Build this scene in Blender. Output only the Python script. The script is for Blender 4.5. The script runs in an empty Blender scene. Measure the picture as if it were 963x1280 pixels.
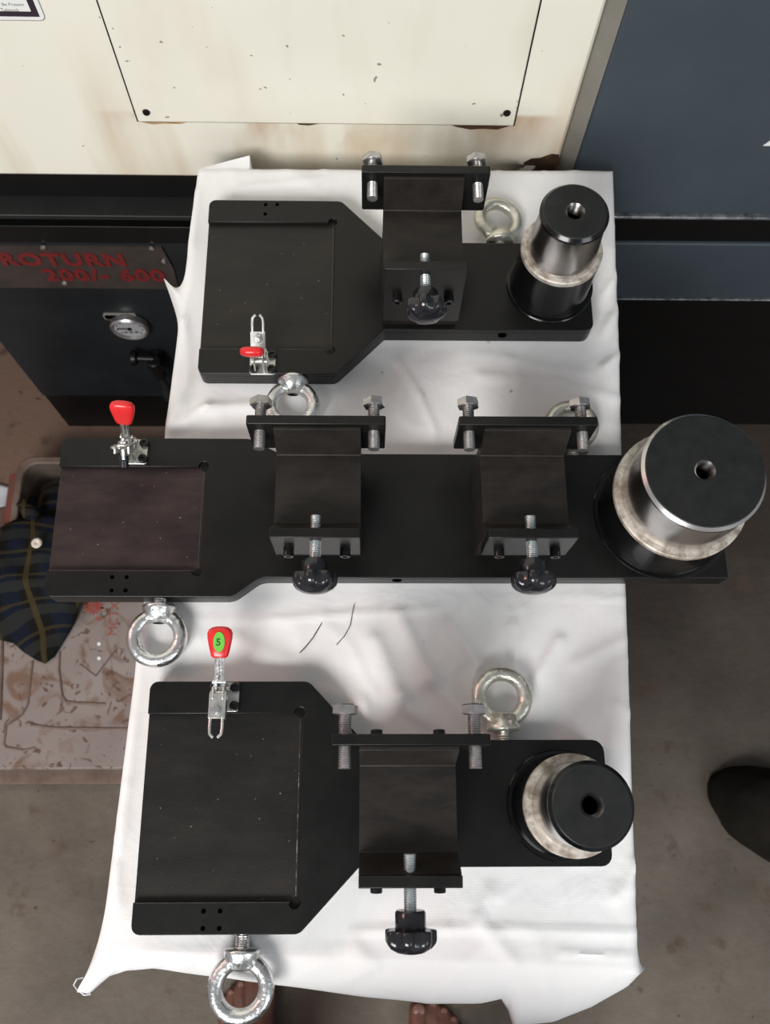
import bpy, bmesh, math, random
from mathutils import Vector, Matrix, noise
random.seed(4)
PI = math.pi
S = bpy.context.scene
COL = S.collection

# ------------------------------------------------------------------ camera
CAM_H = 1.58
RX = Vector((0.9998, -0.0031, -0.0184)); RY = Vector((-0.0028, 0.9505, -0.3108)); RZ = Vector((0.0184, 0.3108, 0.9503))
cam_d = bpy.data.cameras.new('camera'); cam = bpy.data.objects.new('camera', cam_d); COL.objects.link(cam)
rot = Matrix((RX, RY, RZ)).to_quaternion().to_matrix()          # rows: world axes in camera space -> camera to world
cam.matrix_world = Matrix.Translation((0, 0, CAM_H)) @ rot.to_4x4()
cam_d.sensor_fit = 'VERTICAL'; cam_d.sensor_height = 36.0; cam_d.lens = 36.0 * 1110.0 / 1280.0
cam_d.clip_start = 0.02; cam_d.clip_end = 60
cam_d.dof.use_dof = True; cam_d.dof.focus_distance = 0.76; cam_d.dof.aperture_fstop = 11.0
S.camera = cam

# ------------------------------------------------------------------ world and lights
S.view_settings.view_transform = 'Standard'; S.view_settings.look = 'None'
S.view_settings.gamma = 1.0; S.view_settings.use_curve_mapping = False
S.view_settings.exposure = 0.22
wd = bpy.data.worlds.new('world'); S.world = wd; wd.use_nodes = True
bg = wd.node_tree.nodes['Background']; bg.inputs['Color'].default_value = (0.93, 0.96, 1.0, 1); bg.inputs['Strength'].default_value = 0.27

def area(name, loc, target, size, sizey, power, color):
    l = bpy.data.lights.new(name, 'AREA'); l.shape = 'RECTANGLE'; l.size = size; l.size_y = sizey
    l.energy = power; l.color = color
    o = bpy.data.objects.new(name, l); COL.objects.link(o); o.location = loc
    o.rotation_euler = (Vector(target) - Vector(loc)).to_track_quat('-Z', 'Y').to_euler()
    return o
area('roof_skylight', (-1.2, -2.5, 3.3), (0.0, 0.4, 0.7), 1.7, 1.3, 128, (1.0, 0.99, 0.97))
area('side_daylight', (2.6, -2.2, 3.0), (0.3, 0.0, 0.5), 1.6, 1.4, 34, (0.95, 0.98, 1.0))
area('pink_bounce_fill', (-2.4, 0.9, 2.4), (-0.1, 0.2, 0.7), 0.5, 0.5, 12, (1.0, 0.50, 0.44))  # added unseen light, tints the cloth like bounce from red surroundings

# ------------------------------------------------------------------ helpers
def cam_ray(px, py):
    d = Vector((px - 481.5, -(py - 640.0), -1110.0)); return rot @ d
def on_z(px, py, z):
    d = cam_ray(px, py); t = (z - CAM_H) / d.z; return Vector((d.x * t, d.y * t, z))
def on_y(px, py, y):
    d = cam_ray(px, py); t = y / d.y; return Vector((d.x * t, y, CAM_H + d.z * t))

class MB:
    def __init__(s): s.v = []; s.f = []; s.m = []
    def add(s, vs, fs, mi=0):
        b = len(s.v); s.v += [tuple(v) for v in vs]; s.f += [tuple(b + i for i in f) for f in fs]
        s.m += ([mi] * len(fs) if isinstance(mi, int) else list(mi)); return s
    def box(s, x0, x1, y0, y1, z0, z1, mi=0):
        vs = [(x, y, z) for z in (z0, z1) for y in (y0, y1) for x in (x0, x1)]
        return s.add(vs, [(0, 2, 3, 1), (4, 5, 7, 6), (0, 1, 5, 4), (2, 6, 7, 3), (0, 4, 6, 2), (1, 3, 7, 5)], mi)
    def prism(s, poly, z0, z1, mi=0, mtop=None, xf=None):
        n = len(poly)
        vs = [(p[0], p[1], z0) for p in poly] + [(p[0], p[1], z1) for p in poly]
        fs = [tuple(reversed(range(n))), tuple(range(n, 2 * n))] + [(i, (i + 1) % n, n + (i + 1) % n, n + i) for i in range(n)]
        if xf: vs = [xf(v) for v in vs]
        ms = [mi, mi if mtop is None else mtop] + [mi] * n
        return s.add(vs, fs, ms)
    def lathe(s, prof, seg=24, origin=(0, 0, 0), axis='z', mi=0):
        """prof: (r, h) along the axis; r 0 closes"""
        o = Vector(origin)
        if isinstance(axis, str): axis = {'x': Vector((1, 0, 0)), 'y': Vector((0, 1, 0)), 'z': Vector((0, 0, 1))}[axis]
        a = Vector(axis).normalized(); u = a.orthogonal().normalized(); w = a.cross(u)
        vs = []; rings = []
        for r, h in prof:
            if r <= 1e-7: rings.append([len(vs)]); vs.append(o + a * h)
            else:
                rings.append(list(range(len(vs), len(vs) + seg)))
                vs += [o + a * h + (u * math.cos(2 * PI * k / seg) + w * math.sin(2 * PI * k / seg)) * r for k in range(seg)]
        fs = []
        for A, B in zip(rings, rings[1:]):
            for k in range(seg):
                k2 = (k + 1) % seg
                if len(A) == 1 and len(B) == 1: break
                if len(A) == 1: fs.append((A[0], B[k2], B[k]))
                elif len(B) == 1: fs.append((A[k], A[k2], B[0]))
                else: fs.append((A[k], A[k2], B[k2], B[k]))
        return s.add(vs, fs, mi)
    def cyl(s, p0, p1, r0, r1=None, seg=16, mi=0, ch=0.0):
        p0 = Vector(p0); p1 = Vector(p1); L = (p1 - p0).length; r1 = r0 if r1 is None else r1
        pr = [(0, 0), (r0 - ch, 0), (r0, ch), (r1, L - ch), (r1 - ch, L), (0, L)] if ch else [(0, 0), (r0, 0), (r1, L), (0, L)]
        return s.lathe(pr, seg, p0, p1 - p0, mi)
    def thread(s, p0, p1, r, pitch=0.0016, seg=16, mi=0, depth=0.0006):
        p0 = Vector(p0); p1 = Vector(p1); L = (p1 - p0).length; n = max(2, int(L / pitch)); q = L / n
        pr = [(0, 0), (r - depth * 2, 0)]
        for i in range(n): pr += [(r - depth, (i + 0.02) * q), (r, (i + 0.35) * q), (r, (i + 0.6) * q), (r - depth, (i + 0.95) * q)]
        pr += [(r - depth * 2, L), (0, L)]
        return s.lathe(pr, seg, p0, p1 - p0, mi)
    def hexa(s, p0, p1, r, mi=0):
        p0 = Vector(p0); p1 = Vector(p1); L = (p1 - p0).length
        s.lathe([(0, 0), (r, 0), (r, L * 0.86)], 6, p0, p1 - p0, mi)
        return s.lathe([(r, L * 0.86), (r * 0.86, L), (0, L)], 6, p0, p1 - p0, mi)
    def torus(s, c, R, r, axis='z', seg=40, sub=14, mi=0, mod=None):
        c = Vector(c); a = {'x': Vector((1, 0, 0)), 'y': Vector((0, 1, 0)), 'z': Vector((0, 0, 1))}[axis] if isinstance(axis, str) else Vector(axis).normalized()
        u = a.orthogonal().normalized(); w = a.cross(u); vs = []
        for i in range(seg):
            t = 2 * PI * i / seg; d = u * math.cos(t) + w * math.sin(t)
            for j in range(sub):
                p = 2 * PI * j / sub; vs.append(c + d * (R + r * math.cos(p)) + a * (r * math.sin(p)))
        fs = [(i * sub + j, ((i + 1) % seg) * sub + j, ((i + 1) % seg) * sub + (j + 1) % sub, i * sub + (j + 1) % sub) for i in range(seg) for j in range(sub)]
        return s.add(vs, fs, mi)
    def tube(s, pts, r, seg=10, mi=0, closed=False):
        P = [Vector(p) for p in pts]; n = len(P); vs = []; prev = None
        rr = r if isinstance(r, (list, tuple)) else [r] * n
        for i, p in enumerate(P):
            t = (P[min(i + 1, n - 1)] - P[max(i - 1, 0)]).normalized()
            u = t.orthogonal().normalized() if prev is None else (prev - t * prev.dot(t)).normalized()
            prev = u; w = t.cross(u)
            vs += [p + (u * math.cos(2 * PI * k / seg) + w * math.sin(2 * PI * k / seg)) * rr[i] for k in range(seg)]
        fs = [(i * seg + k, i * seg + (k + 1) % seg, (i + 1) * seg + (k + 1) % seg, (i + 1) * seg + k) for i in range(n - 1) for k in range(seg)]
        fs += [tuple(reversed(range(seg))), tuple(range((n - 1) * seg, n * seg))]
        return s.add(vs, fs, mi)
    def xf(s, M):
        s.v = [tuple(M @ Vector(v)) for v in s.v]; return s
    def build(s, name, mats, parent=None, bevel=0.0, smooth=35, loc=None, seg=2):
        me = bpy.data.meshes.new(name); me.from_pydata(s.v, [], s.f)
        if not isinstance(mats, (list, tuple)): mats = [mats]
        for m in mats: me.materials.append(m)
        me.polygons.foreach_set('material_index', s.m)
        bm = bmesh.new(); bm.from_mesh(me); bmesh.ops.recalc_face_normals(bm, faces=bm.faces); bm.to_mesh(me); bm.free()
        if smooth:
            me.shade_smooth(); me.set_sharp_from_angle(angle=math.radians(smooth))
        me.update()
        o = bpy.data.objects.new(name, me); COL.objects.link(o)
        if parent: o.parent = parent
        if loc: o.location = loc
        if bevel:
            b = o.modifiers.new('bevel', 'BEVEL'); b.width = bevel; b.segments = seg; b.limit_method = 'ANGLE'; b.angle_limit = math.radians(35)
            b.harden_normals = False
        return o

def tag(o, label=None, cat=None, group=None, kind=None):
    if label: o['label'] = label
    if cat: o['category'] = cat
    if group: o['group'] = group
    if kind: o['kind'] = kind
    return o
def empty(name, loc, label, cat, group=None, rz=0):
    o = bpy.data.objects.new(name, None); COL.objects.link(o); o.location = loc; o.rotation_euler = (0, 0, rz); o.empty_display_size = 0.05
    return tag(o, label, cat, group)

def text_mesh(name, body, size, mat, parent, M, extrude=0.0004, sx=1.0, bold=0.0, spacing=1.0):
    cu = bpy.data.curves.new(name, 'FONT'); cu.body = body; cu.size = size; cu.extrude = extrude; cu.offset = bold; cu.space_character = spacing
    cu.resolution_u = 3
    t = bpy.data.objects.new(name + '_source', cu); COL.objects.link(t)
    bpy.context.view_layer.update()
    me = bpy.data.meshes.new_from_object(t.evaluated_get(bpy.context.evaluated_depsgraph_get()))
    bpy.data.objects.remove(t); me.name = name
    me.transform(M @ Matrix.Diagonal((sx, 1, 1, 1)))
    me.materials.clear(); me.materials.append(mat)
    o = bpy.data.objects.new(name, me); COL.objects.link(o); o.parent = parent
    return o

# ------------------------------------------------------------------ materials
def mat(name, base, rough=0.5, metal=0.0, noise_scale=None, var=None, rough_var=0.0, bump=0.0, bump_scale=None, stretch=(1, 1, 1), detail=6, spec=0.5, coat=0.0, low=0.35, high=0.65):
    m = bpy.data.materials.new(name); m.use_nodes = True; nt = m.node_tree; P = nt.nodes['Principled BSDF']
    P.inputs['Base Color'].default_value = (*base, 1); P.inputs['Roughness'].default_value = rough; P.inputs['Metallic'].default_value = metal
    P.inputs['Specular IOR Level'].default_value = spec; P.inputs['Coat Weight'].default_value = coat
    if noise_scale:
        tc = nt.nodes.new('ShaderNodeTexCoord'); mp = nt.nodes.new('ShaderNodeMapping'); mp.inputs['Scale'].default_value = stretch
        nt.links.new(tc.outputs['Object'], mp.inputs[0])
        n = nt.nodes.new('ShaderNodeTexNoise'); n.inputs['Scale'].default_value = noise_scale; n.inputs['Detail'].default_value = detail; n.inputs['Roughness'].default_value = 0.65
        nt.links.new(mp.outputs[0], n.inputs['Vector'])
        if var:
            r = nt.nodes.new('ShaderNodeValToRGB'); r.color_ramp.elements[0].position = low; r.color_ramp.elements[1].position = high
            r.color_ramp.elements[0].color = (*base, 1); r.color_ramp.elements[1].color = (*var, 1)
            nt.links.new(n.outputs['Fac'], r.inputs[0]); nt.links.new(r.outputs[0], P.inputs['Base Color'])
        if rough_var:
            mr = nt.nodes.new('ShaderNodeMapRange'); mr.inputs[3].default_value = rough - rough_var; mr.inputs[4].default_value = rough + rough_var
            nt.links.new(n.outputs['Fac'], mr.inputs[0]); nt.links.new(mr.outputs[0], P.inputs['Roughness'])
        if bump:
            n2 = nt.nodes.new('ShaderNodeTexNoise'); n2.inputs['Scale'].default_value = bump_scale or noise_scale * 4; n2.inputs['Detail'].default_value = 5
            nt.links.new(mp.outputs[0], n2.inputs['Vector'])
            b = nt.nodes.new('ShaderNodeBump'); b.inputs['Strength'].default_value = bump; b.inputs['Distance'].default_value = 0.001
            nt.links.new(n2.outputs['Fac'], b.inputs['Height']); nt.links.new(b.outputs[0], P.inputs['Normal'])
    return m

def mixer(nt, fac, a, b):
    mx = nt.nodes.new('ShaderNodeMix'); mx.data_type = 'RGBA'
    for sock, val in ((mx.inputs[0], fac), (mx.inputs[6], a), (mx.inputs[7], b)):
        if isinstance(val, (int, float)): sock.default_value = val
        elif isinstance(val, tuple): sock.default_value = (*val, 1)
        else: nt.links.new(val, sock)
    return mx.outputs[2]

M_OX = mat('black_oxide_steel', (0.0052, 0.0052, 0.0049), 0.33, 0.0, 26, (0.0088, 0.0084, 0.0078), 0.07, 0.10, 700, spec=0.30)
M_OXB = mat('black_oxide_saddle', (0.0105, 0.0090, 0.0078), 0.44, 0.0, 30, (0.022, 0.0175, 0.0140), 0.08, 0.12, 500, stretch=(1, 3, 1), spec=0.32)
M_GLOSS = mat('glossy_black_oxide', (0.0035, 0.0035, 0.004), 0.17, 0.0, 40, (0.005, 0.005, 0.005), 0.05, spec=0.4)
M_FACE = mat('matt_black_end_face', (0.011, 0.0125, 0.0118), 0.36, 0.0, 60, (0.017, 0.0185, 0.0175), 0.04, spec=0.35)
def pocket(name, c0, c1, wear):
    m = mat(name, c0, 0.42, 0, 11, c1, 0.07, 0.15, 500, stretch=(1, 3.2, 1), low=0.42, high=0.75, spec=0.32)
    nt = m.node_tree; P = nt.nodes['Principled BSDF']; src = P.inputs['Base Color'].links[0].from_socket
    tc = nt.nodes.new('ShaderNodeTexCoord'); n = nt.nodes.new('ShaderNodeTexNoise'); n.inputs['Scale'].default_value = 230; n.inputs['Detail'].default_value = 1
    nt.links.new(tc.outputs['Object'], n.inputs['Vector'])
    r = nt.nodes.new('ShaderNodeValToRGB'); r.color_ramp.elements[0].position = 0.76; r.color_ramp.elements[1].position = 0.79
    nt.links.new(n.outputs['Fac'], r.inputs[0])
    nt.links.new(mixer(nt, r.outputs[0], src, wear), P.inputs['Base Color'])
    return m
M_PKA = pocket('pocket_floor_grey', (0.0115, 0.0110, 0.0095), (0.023, 0.0195, 0.0155), (0.14, 0.13, 0.11))
M_PKB = pocket('pocket_floor_brown', (0.0165, 0.0100, 0.0105), (0.047, 0.029, 0.027), (0.16, 0.13, 0.12))
M_PKC = pocket('pocket_floor_dark', (0.0080, 0.0078, 0.0070), (0.0185, 0.0155, 0.0125), (0.14, 0.13, 0.11))
M_STEEL = mat('ground_steel', (0.62, 0.60, 0.585), 0.24, 1.0, 26, (0.74, 0.72, 0.70), 0.05)
M_RUSTST = mat('tarnished_steel_ring', (0.24, 0.19, 0.15), 0.5, 0.35, 95, (0.56, 0.52, 0.46), 0.08, 0.3, 600, low=0.36, high=0.58)
M_ZINC = mat('zinc_plated_steel', (0.62, 0.63, 0.62), 0.30, 1.0, 60, (0.82, 0.83, 0.82), 0.12, 0.9, 190)
M_ZINCY = mat('yellowish_zinc', (0.52, 0.51, 0.44), 0.34, 0.85, 60, (0.78, 0.77, 0.69), 0.12, 0.9, 190)
M_BOLT = mat('plain_steel_bolt', (0.42, 0.405, 0.40), 0.30, 0.9, 120, (0.58, 0.56, 0.55), 0.06)
M_SCREW = mat('bright_zinc_screw', (0.60, 0.66, 0.68), 0.30, 0.9, 150, (0.74, 0.78, 0.78), 0.05)
M_CLAMP = mat('clamp_zinc_plate', (0.60, 0.60, 0.57), 0.34, 0.85, 150, (0.74, 0.74, 0.71), 0.08)
M_RED = mat('red_vinyl_grip', (0.66, 0.018, 0.022), 0.28, 0, 60, (0.74, 0.03, 0.03), 0.03)
M_GREEN = mat('green_sticker', (0.13, 0.50, 0.04), 0.4)
M_INK = mat('dark_green_ink', (0.01, 0.06, 0.01), 0.5)
M_KNOB = mat('black_knob_plastic', (0.012, 0.012, 0.015), 0.17, 0, 50, (0.018, 0.018, 0.022), 0.04)
M_SOCK = mat('black_socket_screw', (0.010, 0.010, 0.011), 0.28, 0.2)
M_HOLE = mat('dark_bore', (0.0008, 0.0008, 0.0008), 0.9, spec=0.0)
M_BORE = mat('threaded_bore_steel', (0.20, 0.19, 0.18), 0.25, 1.0)
M_BLK = mat('black_machine_paint', (0.0032, 0.003, 0.003), 0.40, 0, 20, (0.005, 0.0045, 0.0045), 0.08, spec=0.25)
M_LEDGE = mat('dark_grey_ledge_paint', (0.010, 0.011, 0.0105), 0.45, 0, 20, (0.015, 0.016, 0.015), 0.08, spec=0.35)
M_TANK = mat('dark_slate_tank_paint', (0.0090, 0.0108, 0.0125), 0.40, 0, 12, (0.013, 0.0155, 0.018), 0.08, spec=0.35)
M_BLUE = mat('slate_blue_paint', (0.046, 0.061, 0.076), 0.42, 0, 5, (0.056, 0.072, 0.088), 0.06, 0.1, 200)
M_EDGE = mat('edge_highlight', (0.42, 0.44, 0.46), 0.3, 0.6, 90, (0.10, 0.11, 0.13))  # bright colour stands in for the highlight on the cabinet edges
M_BEVEL = mat('grey_beige_edge_paint', (0.20, 0.19, 0.165), 0.5, 0, 12, (0.25, 0.235, 0.20), 0.05)
M_PLATE = mat('brushed_name_plate', (0.040, 0.031, 0.028), 0.42, 0.2, 30, (0.060, 0.046, 0.040), 0.08)
M_LETT = mat('red_stencil_paint', (0.115, 0.008, 0.009), 0.5, 0, 200, (0.175, 0.014, 0.014))
M_SKIN = mat('bare_foot_skin', (0.115, 0.045, 0.030), 0.5, 0, 30, (0.165, 0.068, 0.045), 0.05, 0.4, 200)
M_NAIL = mat('toenail', (0.20, 0.10, 0.075), 0.4)
M_TROUSER = mat('dark_trouser_cloth', (0.03, 0.032, 0.04), 0.9)
M_LEATHER = mat('brown_sandal_leather', (0.075, 0.028, 0.018), 0.5, 0, 40, (0.10, 0.04, 0.026))
M_WHITE = mat('white_sticker_paper', (0.80, 0.80, 0.78), 0.5)
M_DKINK = mat('dark_plum_ink', (0.030, 0.018, 0.030), 0.5)
M_PINKINK = mat('pale_pink_border', (0.62, 0.50, 0.44), 0.5)
M_GREYTXT = mat('grey_print', (0.24, 0.24, 0.24), 0.6)
M_LUMP = mat('matt_dark_lump', (0.0085, 0.0070, 0.0055), 0.9, 0, 12, (0.018, 0.0145, 0.011), 0.05, spec=0.15)
M_PAPER = mat('crumpled_white_paper', (0.55, 0.58, 0.62), 0.8, 0, 30, (0.68, 0.70, 0.74), 0, 0.5, 60)
M_WOOD = mat('table_board', (0.30, 0.20, 0.12), 0.6, 0, 10, (0.40, 0.28, 0.17), stretch=(1, 12, 1))

# concrete floor, stained and dusty
def floor_mat():
    m = bpy.data.materials.new('worn_concrete'); m.use_nodes = True; nt = m.node_tree; P = nt.nodes['Principled BSDF']
    tc = nt.nodes.new('ShaderNodeTexCoord')
    def nz(s, d=6):
        n = nt.nodes.new('ShaderNodeTexNoise'); n.inputs['Scale'].default_value = s; n.inputs['Detail'].default_value = d; n.inputs['Roughness'].default_value = 0.62
        nt.links.new(tc.outputs['Object'], n.inputs['Vector']); return n.outputs['Fac']
    def ramp(f, a, b, ca=(0, 0, 0), cb=(1, 1, 1)):
        r = nt.nodes.new('ShaderNodeValToRGB'); r.color_ramp.elements[0].position = a; r.color_ramp.elements[1].position = b
        r.color_ramp.elements[0].color = (*ca, 1); r.color_ramp.elements[1].color = (*cb, 1); nt.links.new(f, r.inputs[0]); return r.outputs[0]
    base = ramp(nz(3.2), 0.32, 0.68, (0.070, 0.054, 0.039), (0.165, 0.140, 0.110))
    # reddish coolant-stained area left of the table
    sx = nt.nodes.new('ShaderNodeSeparateXYZ'); nt.links.new(tc.outputs['Object'], sx.inputs[0])
    mr = nt.nodes.new('ShaderNodeMapRange'); mr.inputs[1].default_value = -0.1; mr.inputs[2].default_value = -0.5; nt.links.new(sx.outputs['X'], mr.inputs[0])
    my = nt.nodes.new('ShaderNodeMapRange'); my.inputs[1].default_value = 0.1; my.inputs[2].default_value = 0.5; nt.links.new(sx.outputs['Y'], my.inputs[0])
    mm = nt.nodes.new('ShaderNodeMath'); mm.operation = 'MULTIPLY'; nt.links.new(mr.outputs[0], mm.inputs[0]); nt.links.new(my.outputs[0], mm.inputs[1])
    base = mixer(nt, mm.outputs[0], base, (0.165, 0.100, 0.070))
    # shade on the floor next to the machine, painted in with a ragged edge
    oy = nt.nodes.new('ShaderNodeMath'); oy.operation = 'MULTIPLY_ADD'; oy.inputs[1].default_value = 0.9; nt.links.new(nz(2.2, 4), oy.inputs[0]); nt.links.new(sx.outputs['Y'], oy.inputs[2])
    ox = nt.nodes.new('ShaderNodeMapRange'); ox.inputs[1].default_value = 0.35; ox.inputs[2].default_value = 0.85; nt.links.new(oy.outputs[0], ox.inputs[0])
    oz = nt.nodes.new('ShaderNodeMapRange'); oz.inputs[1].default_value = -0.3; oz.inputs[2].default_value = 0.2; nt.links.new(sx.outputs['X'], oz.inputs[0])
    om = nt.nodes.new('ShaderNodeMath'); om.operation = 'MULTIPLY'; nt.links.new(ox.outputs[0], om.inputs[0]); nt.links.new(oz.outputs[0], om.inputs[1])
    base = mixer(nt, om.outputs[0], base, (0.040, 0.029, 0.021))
    base = mixer(nt, ramp(nz(17, 3), 0.60, 0.72), base, (0.075, 0.046, 0.030))
    base = mixer(nt, ramp(nz(60, 2), 0.70, 0.74), base, (0.055, 0.028, 0.018))
    base = mixer(nt, ramp(nz(9, 8), 0.66, 0.78), base, (0.19, 0.15, 0.115))
    nt.links.new(base, P.inputs['Base Color'])
    P.inputs['Roughness'].default_value = 0.62
    b = nt.nodes.new('ShaderNodeBump'); b.inputs['Strength'].default_value = 0.45; b.inputs['Distance'].default_value = 0.004
    nt.links.new(nz(45), b.inputs['Height']); nt.links.new(b.outputs[0], P.inputs['Normal'])
    return m

# cream machine paint with rust runs under the access panel
def cream_mat(name, rust):
    m = bpy.data.materials.new(name); m.use_nodes = True; nt = m.node_tree; P = nt.nodes['Principled BSDF']
    tc = nt.nodes.new('ShaderNodeTexCoord')
    def nz(s, d=6, st=(1, 1, 1)):
        mp = nt.nodes.new('ShaderNodeMapping'); mp.inputs['Scale'].default_value = st; nt.links.new(tc.outputs['Object'], mp.inputs[0])
        n = nt.nodes.new('ShaderNodeTexNoise'); n.inputs['Scale'].default_value = s; n.inputs['Detail'].default_value = d; nt.links.new(mp.outputs[0], n.inputs['Vector']); return n.outputs['Fac']
    def ramp(f, a, b):
        r = nt.nodes.new('ShaderNodeValToRGB'); r.color_ramp.elements[0].position = a; r.color_ramp.elements[1].position = b; nt.links.new(f, r.inputs[0]); return r.outputs[0]
    def rng(f, a, b, lo=0.0, hi=1.0):
        q = nt.nodes.new('ShaderNodeMapRange'); q.inputs[1].default_value = a; q.inputs[2].default_value = b; q.inputs[3].default_value = lo; q.inputs[4].default_value = hi; nt.links.new(f, q.inputs[0]); return q.outputs[0]
    def mul(a, b):
        q = nt.nodes.new('ShaderNodeMath'); q.operation = 'MULTIPLY'
        for i, v in enumerate((a, b)):
            if isinstance(v, float): q.inputs[i].default_value = v
            else: nt.links.new(v, q.inputs[i])
        return q.outputs[0]
    c = mixer(nt, ramp(nz(6), 0.3, 0.7), (0.80, 0.765, 0.655), (0.85, 0.82, 0.715))
    c = mixer(nt, mul(ramp(nz(120, 1), 0.755, 0.775), 0.8), c, (0.16, 0.115, 0.08))
    sx = nt.nodes.new('ShaderNodeSeparateXYZ'); nt.links.new(tc.outputs['Object'], sx.inputs[0])
    if rust:
        runs = ramp(nz(13, 4, (1, 1, 0.12)), 0.46, 0.70)
        zone = mul(rng(sx.outputs['Z'], 0.93, 0.76), runs)
        c = mixer(nt, mul(zone, 0.75), c, (0.50, 0.34, 0.17))
        # strong stain right under the panel's lower edge
        band = mul(rng(sx.outputs['Z'], 0.735, 0.802), ramp(nz(12, 6, (1, 1, 0.5)), 0.45, 0.64))
        cut = rng(sx.outputs['Z'], 0.812, 0.806)
        inx = mul(rng(sx.outputs['X'], -0.30, -0.20), rng(sx.outputs['X'], 0.21, 0.16))
        c = mixer(nt, mul(mul(mul(band, cut), inx), 0.9), c, (0.40, 0.19, 0.06))
        # chipped paint bare patches along the bottom corner and below the panel
        chip = mul(mul(rng(sx.outputs['Z'], 0.793, 0.800), cut), mul(ramp(nz(16, 5, (1, 1, 0.3)), 0.52, 0.56), rng(sx.outputs['X'], -0.16, 0.02)))
        c = mixer(nt, mul(chip, inx), c, (0.035, 0.020, 0.012))
        chip2 = mul(mul(rng(sx.outputs['Z'], 0.742, 0.732), rng(sx.outputs['X'], 0.13, 0.18)), ramp(nz(30, 4), 0.40, 0.46))
        c = mixer(nt, chip2, c, (0.045, 0.022, 0.012))
    else:
        runs = ramp(nz(14, 3, (1, 1, 0.3)), 0.5, 0.75)
        c = mixer(nt, mul(runs, 0.25), c, (0.50, 0.40, 0.28))
    nt.links.new(c, P.inputs['Base Color']); P.inputs['Roughness'].default_value = 0.36
    return m
M_CREAM = cream_mat('cream_machine_paint', True)
M_CREAMP = cream_mat('cream_access_panel_paint', False)

def cloth_mat():
    m = bpy.data.materials.new('white_cotton_cloth'); m.use_nodes = True; nt = m.node_tree; P = nt.nodes['Principled BSDF']
    tc = nt.nodes.new('ShaderNodeTexCoord')
    n = nt.nodes.new('ShaderNodeTexNoise'); n.inputs['Scale'].default_value = 7; n.inputs['Detail'].default_value = 5; nt.links.new(tc.outputs['Object'], n.inputs['Vector'])
    r = nt.nodes.new('ShaderNodeValToRGB'); r.color_ramp.elements[0].position = 0.35; r.color_ramp.elements[1].position = 0.65
    r.color_ramp.elements[0].color = (0.785, 0.77, 0.76, 1); r.color_ramp.elements[1].color = (0.855, 0.85, 0.85, 1); nt.links.new(n.outputs['Fac'], r.inputs[0])
    n3 = nt.nodes.new('ShaderNodeTexNoise'); n3.inputs['Scale'].default_value = 55; n3.inputs['Detail'].default_value = 1; nt.links.new(tc.outputs['Object'], n3.inputs['Vector'])
    r3 = nt.nodes.new('ShaderNodeValToRGB'); r3.color_ramp.elements[0].position = 0.80; r3.color_ramp.elements[1].position = 0.83; nt.links.new(n3.outputs['Fac'], r3.inputs[0])
    nt.links.new(mixer(nt, r3.outputs[0], r.outputs[0], (0.45, 0.38, 0.34)), P.inputs['Base Color'])
    P.inputs['Roughness'].default_value = 0.9; P.inputs['Specular IOR Level'].default_value = 0.15
    P.inputs['Sheen Weight'].default_value = 0.15
    n2 = nt.nodes.new('ShaderNodeTexNoise'); n2.inputs['Scale'].default_value = 14; n2.inputs['Detail'].default_value = 3; n2.inputs['Distortion'].default_value = 1.2
    nt.links.new(tc.outputs['Object'], n2.inputs['Vector'])
    w = nt.nodes.new('ShaderNodeTexWave'); w.inputs['Scale'].default_value = 260; nt.links.new(tc.outputs['Object'], w.inputs['Vector'])
    w2 = nt.nodes.new('ShaderNodeTexWave'); w2.bands_direction = 'Y'; w2.inputs['Scale'].default_value = 260; nt.links.new(tc.outputs['Object'], w2.inputs['Vector'])
    ad = nt.nodes.new('ShaderNodeMath'); ad.operation = 'ADD'; nt.links.new(w.outputs['Fac'], ad.inputs[0]); nt.links.new(w2.outputs['Fac'], ad.inputs[1])
    b1 = nt.nodes.new('ShaderNodeBump'); b1.inputs['Strength'].default_value = 0.35; b1.inputs['Distance'].default_value = 0.006; nt.links.new(n2.outputs['Fac'], b1.inputs['Height'])
    b2 = nt.nodes.new('ShaderNodeBump'); b2.inputs['Strength'].default_value = 0.12; b2.inputs['Distance'].default_value = 0.0006
    nt.links.new(ad.outputs[0], b2.inputs['Height']); nt.links.new(b1.outputs[0], b2.inputs['Normal']); nt.links.new(b2.outputs[0], P.inputs['Normal'])
    return m
M_CLOTH = cloth_mat()

# ------------------------------------------------------------------ floor
fm = MB(); N = 24
fm.add([(-3, -3, 0), (3, -3, 0), (3, 4, 0), (-3, 4, 0)], [(0, 1, 2, 3)])
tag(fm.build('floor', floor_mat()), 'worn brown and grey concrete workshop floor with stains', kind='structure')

# ------------------------------------------------------------------ machine behind the table
def decal_poly(pts, y0, y1, m, name, parent):
    n = len(pts); vs = [(x, y0, z) for x, z in pts] + [(x, y1, z) for x, z in pts]
    d = MB(); d.add(vs, [tuple(range(n)), tuple(range(n, 2 * n))] + [(i, (i + 1) % n, n + (i + 1) % n, n + i) for i in range(n)])
    return d.build(name, m, parent, smooth=0)
YM = 0.700
def zy(py, y=YM, px=481): return on_y(px, py, y).z
mach = empty('machine_tool', (0, YM, 0), 'large cream machine tool with slate blue cabinet behind the cloth covered table', 'machine')
def at(o): o.location = (0, -YM, 0); return o
ZC = zy(220, YM, 100)                     # lower edge of the cream cover
xr0 = on_y(700, 200, YM).x; xr1 = on_y(718, 205, YM).x
b = MB(); b.box(-1.5, xr0, YM, YM + 0.9, ZC, 1.85)
at(b.build('cream_cover', M_CREAM, mach, bevel=0.004))
pz0 = on_y(173, 150, YM).z; px0 = on_y(173, 150, YM).x; px1 = on_y(643, 151, YM).x
b = MB(); b.box(px0, px1, YM - 0.0025, YM - 0.0002, pz0, 1.30)
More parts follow.
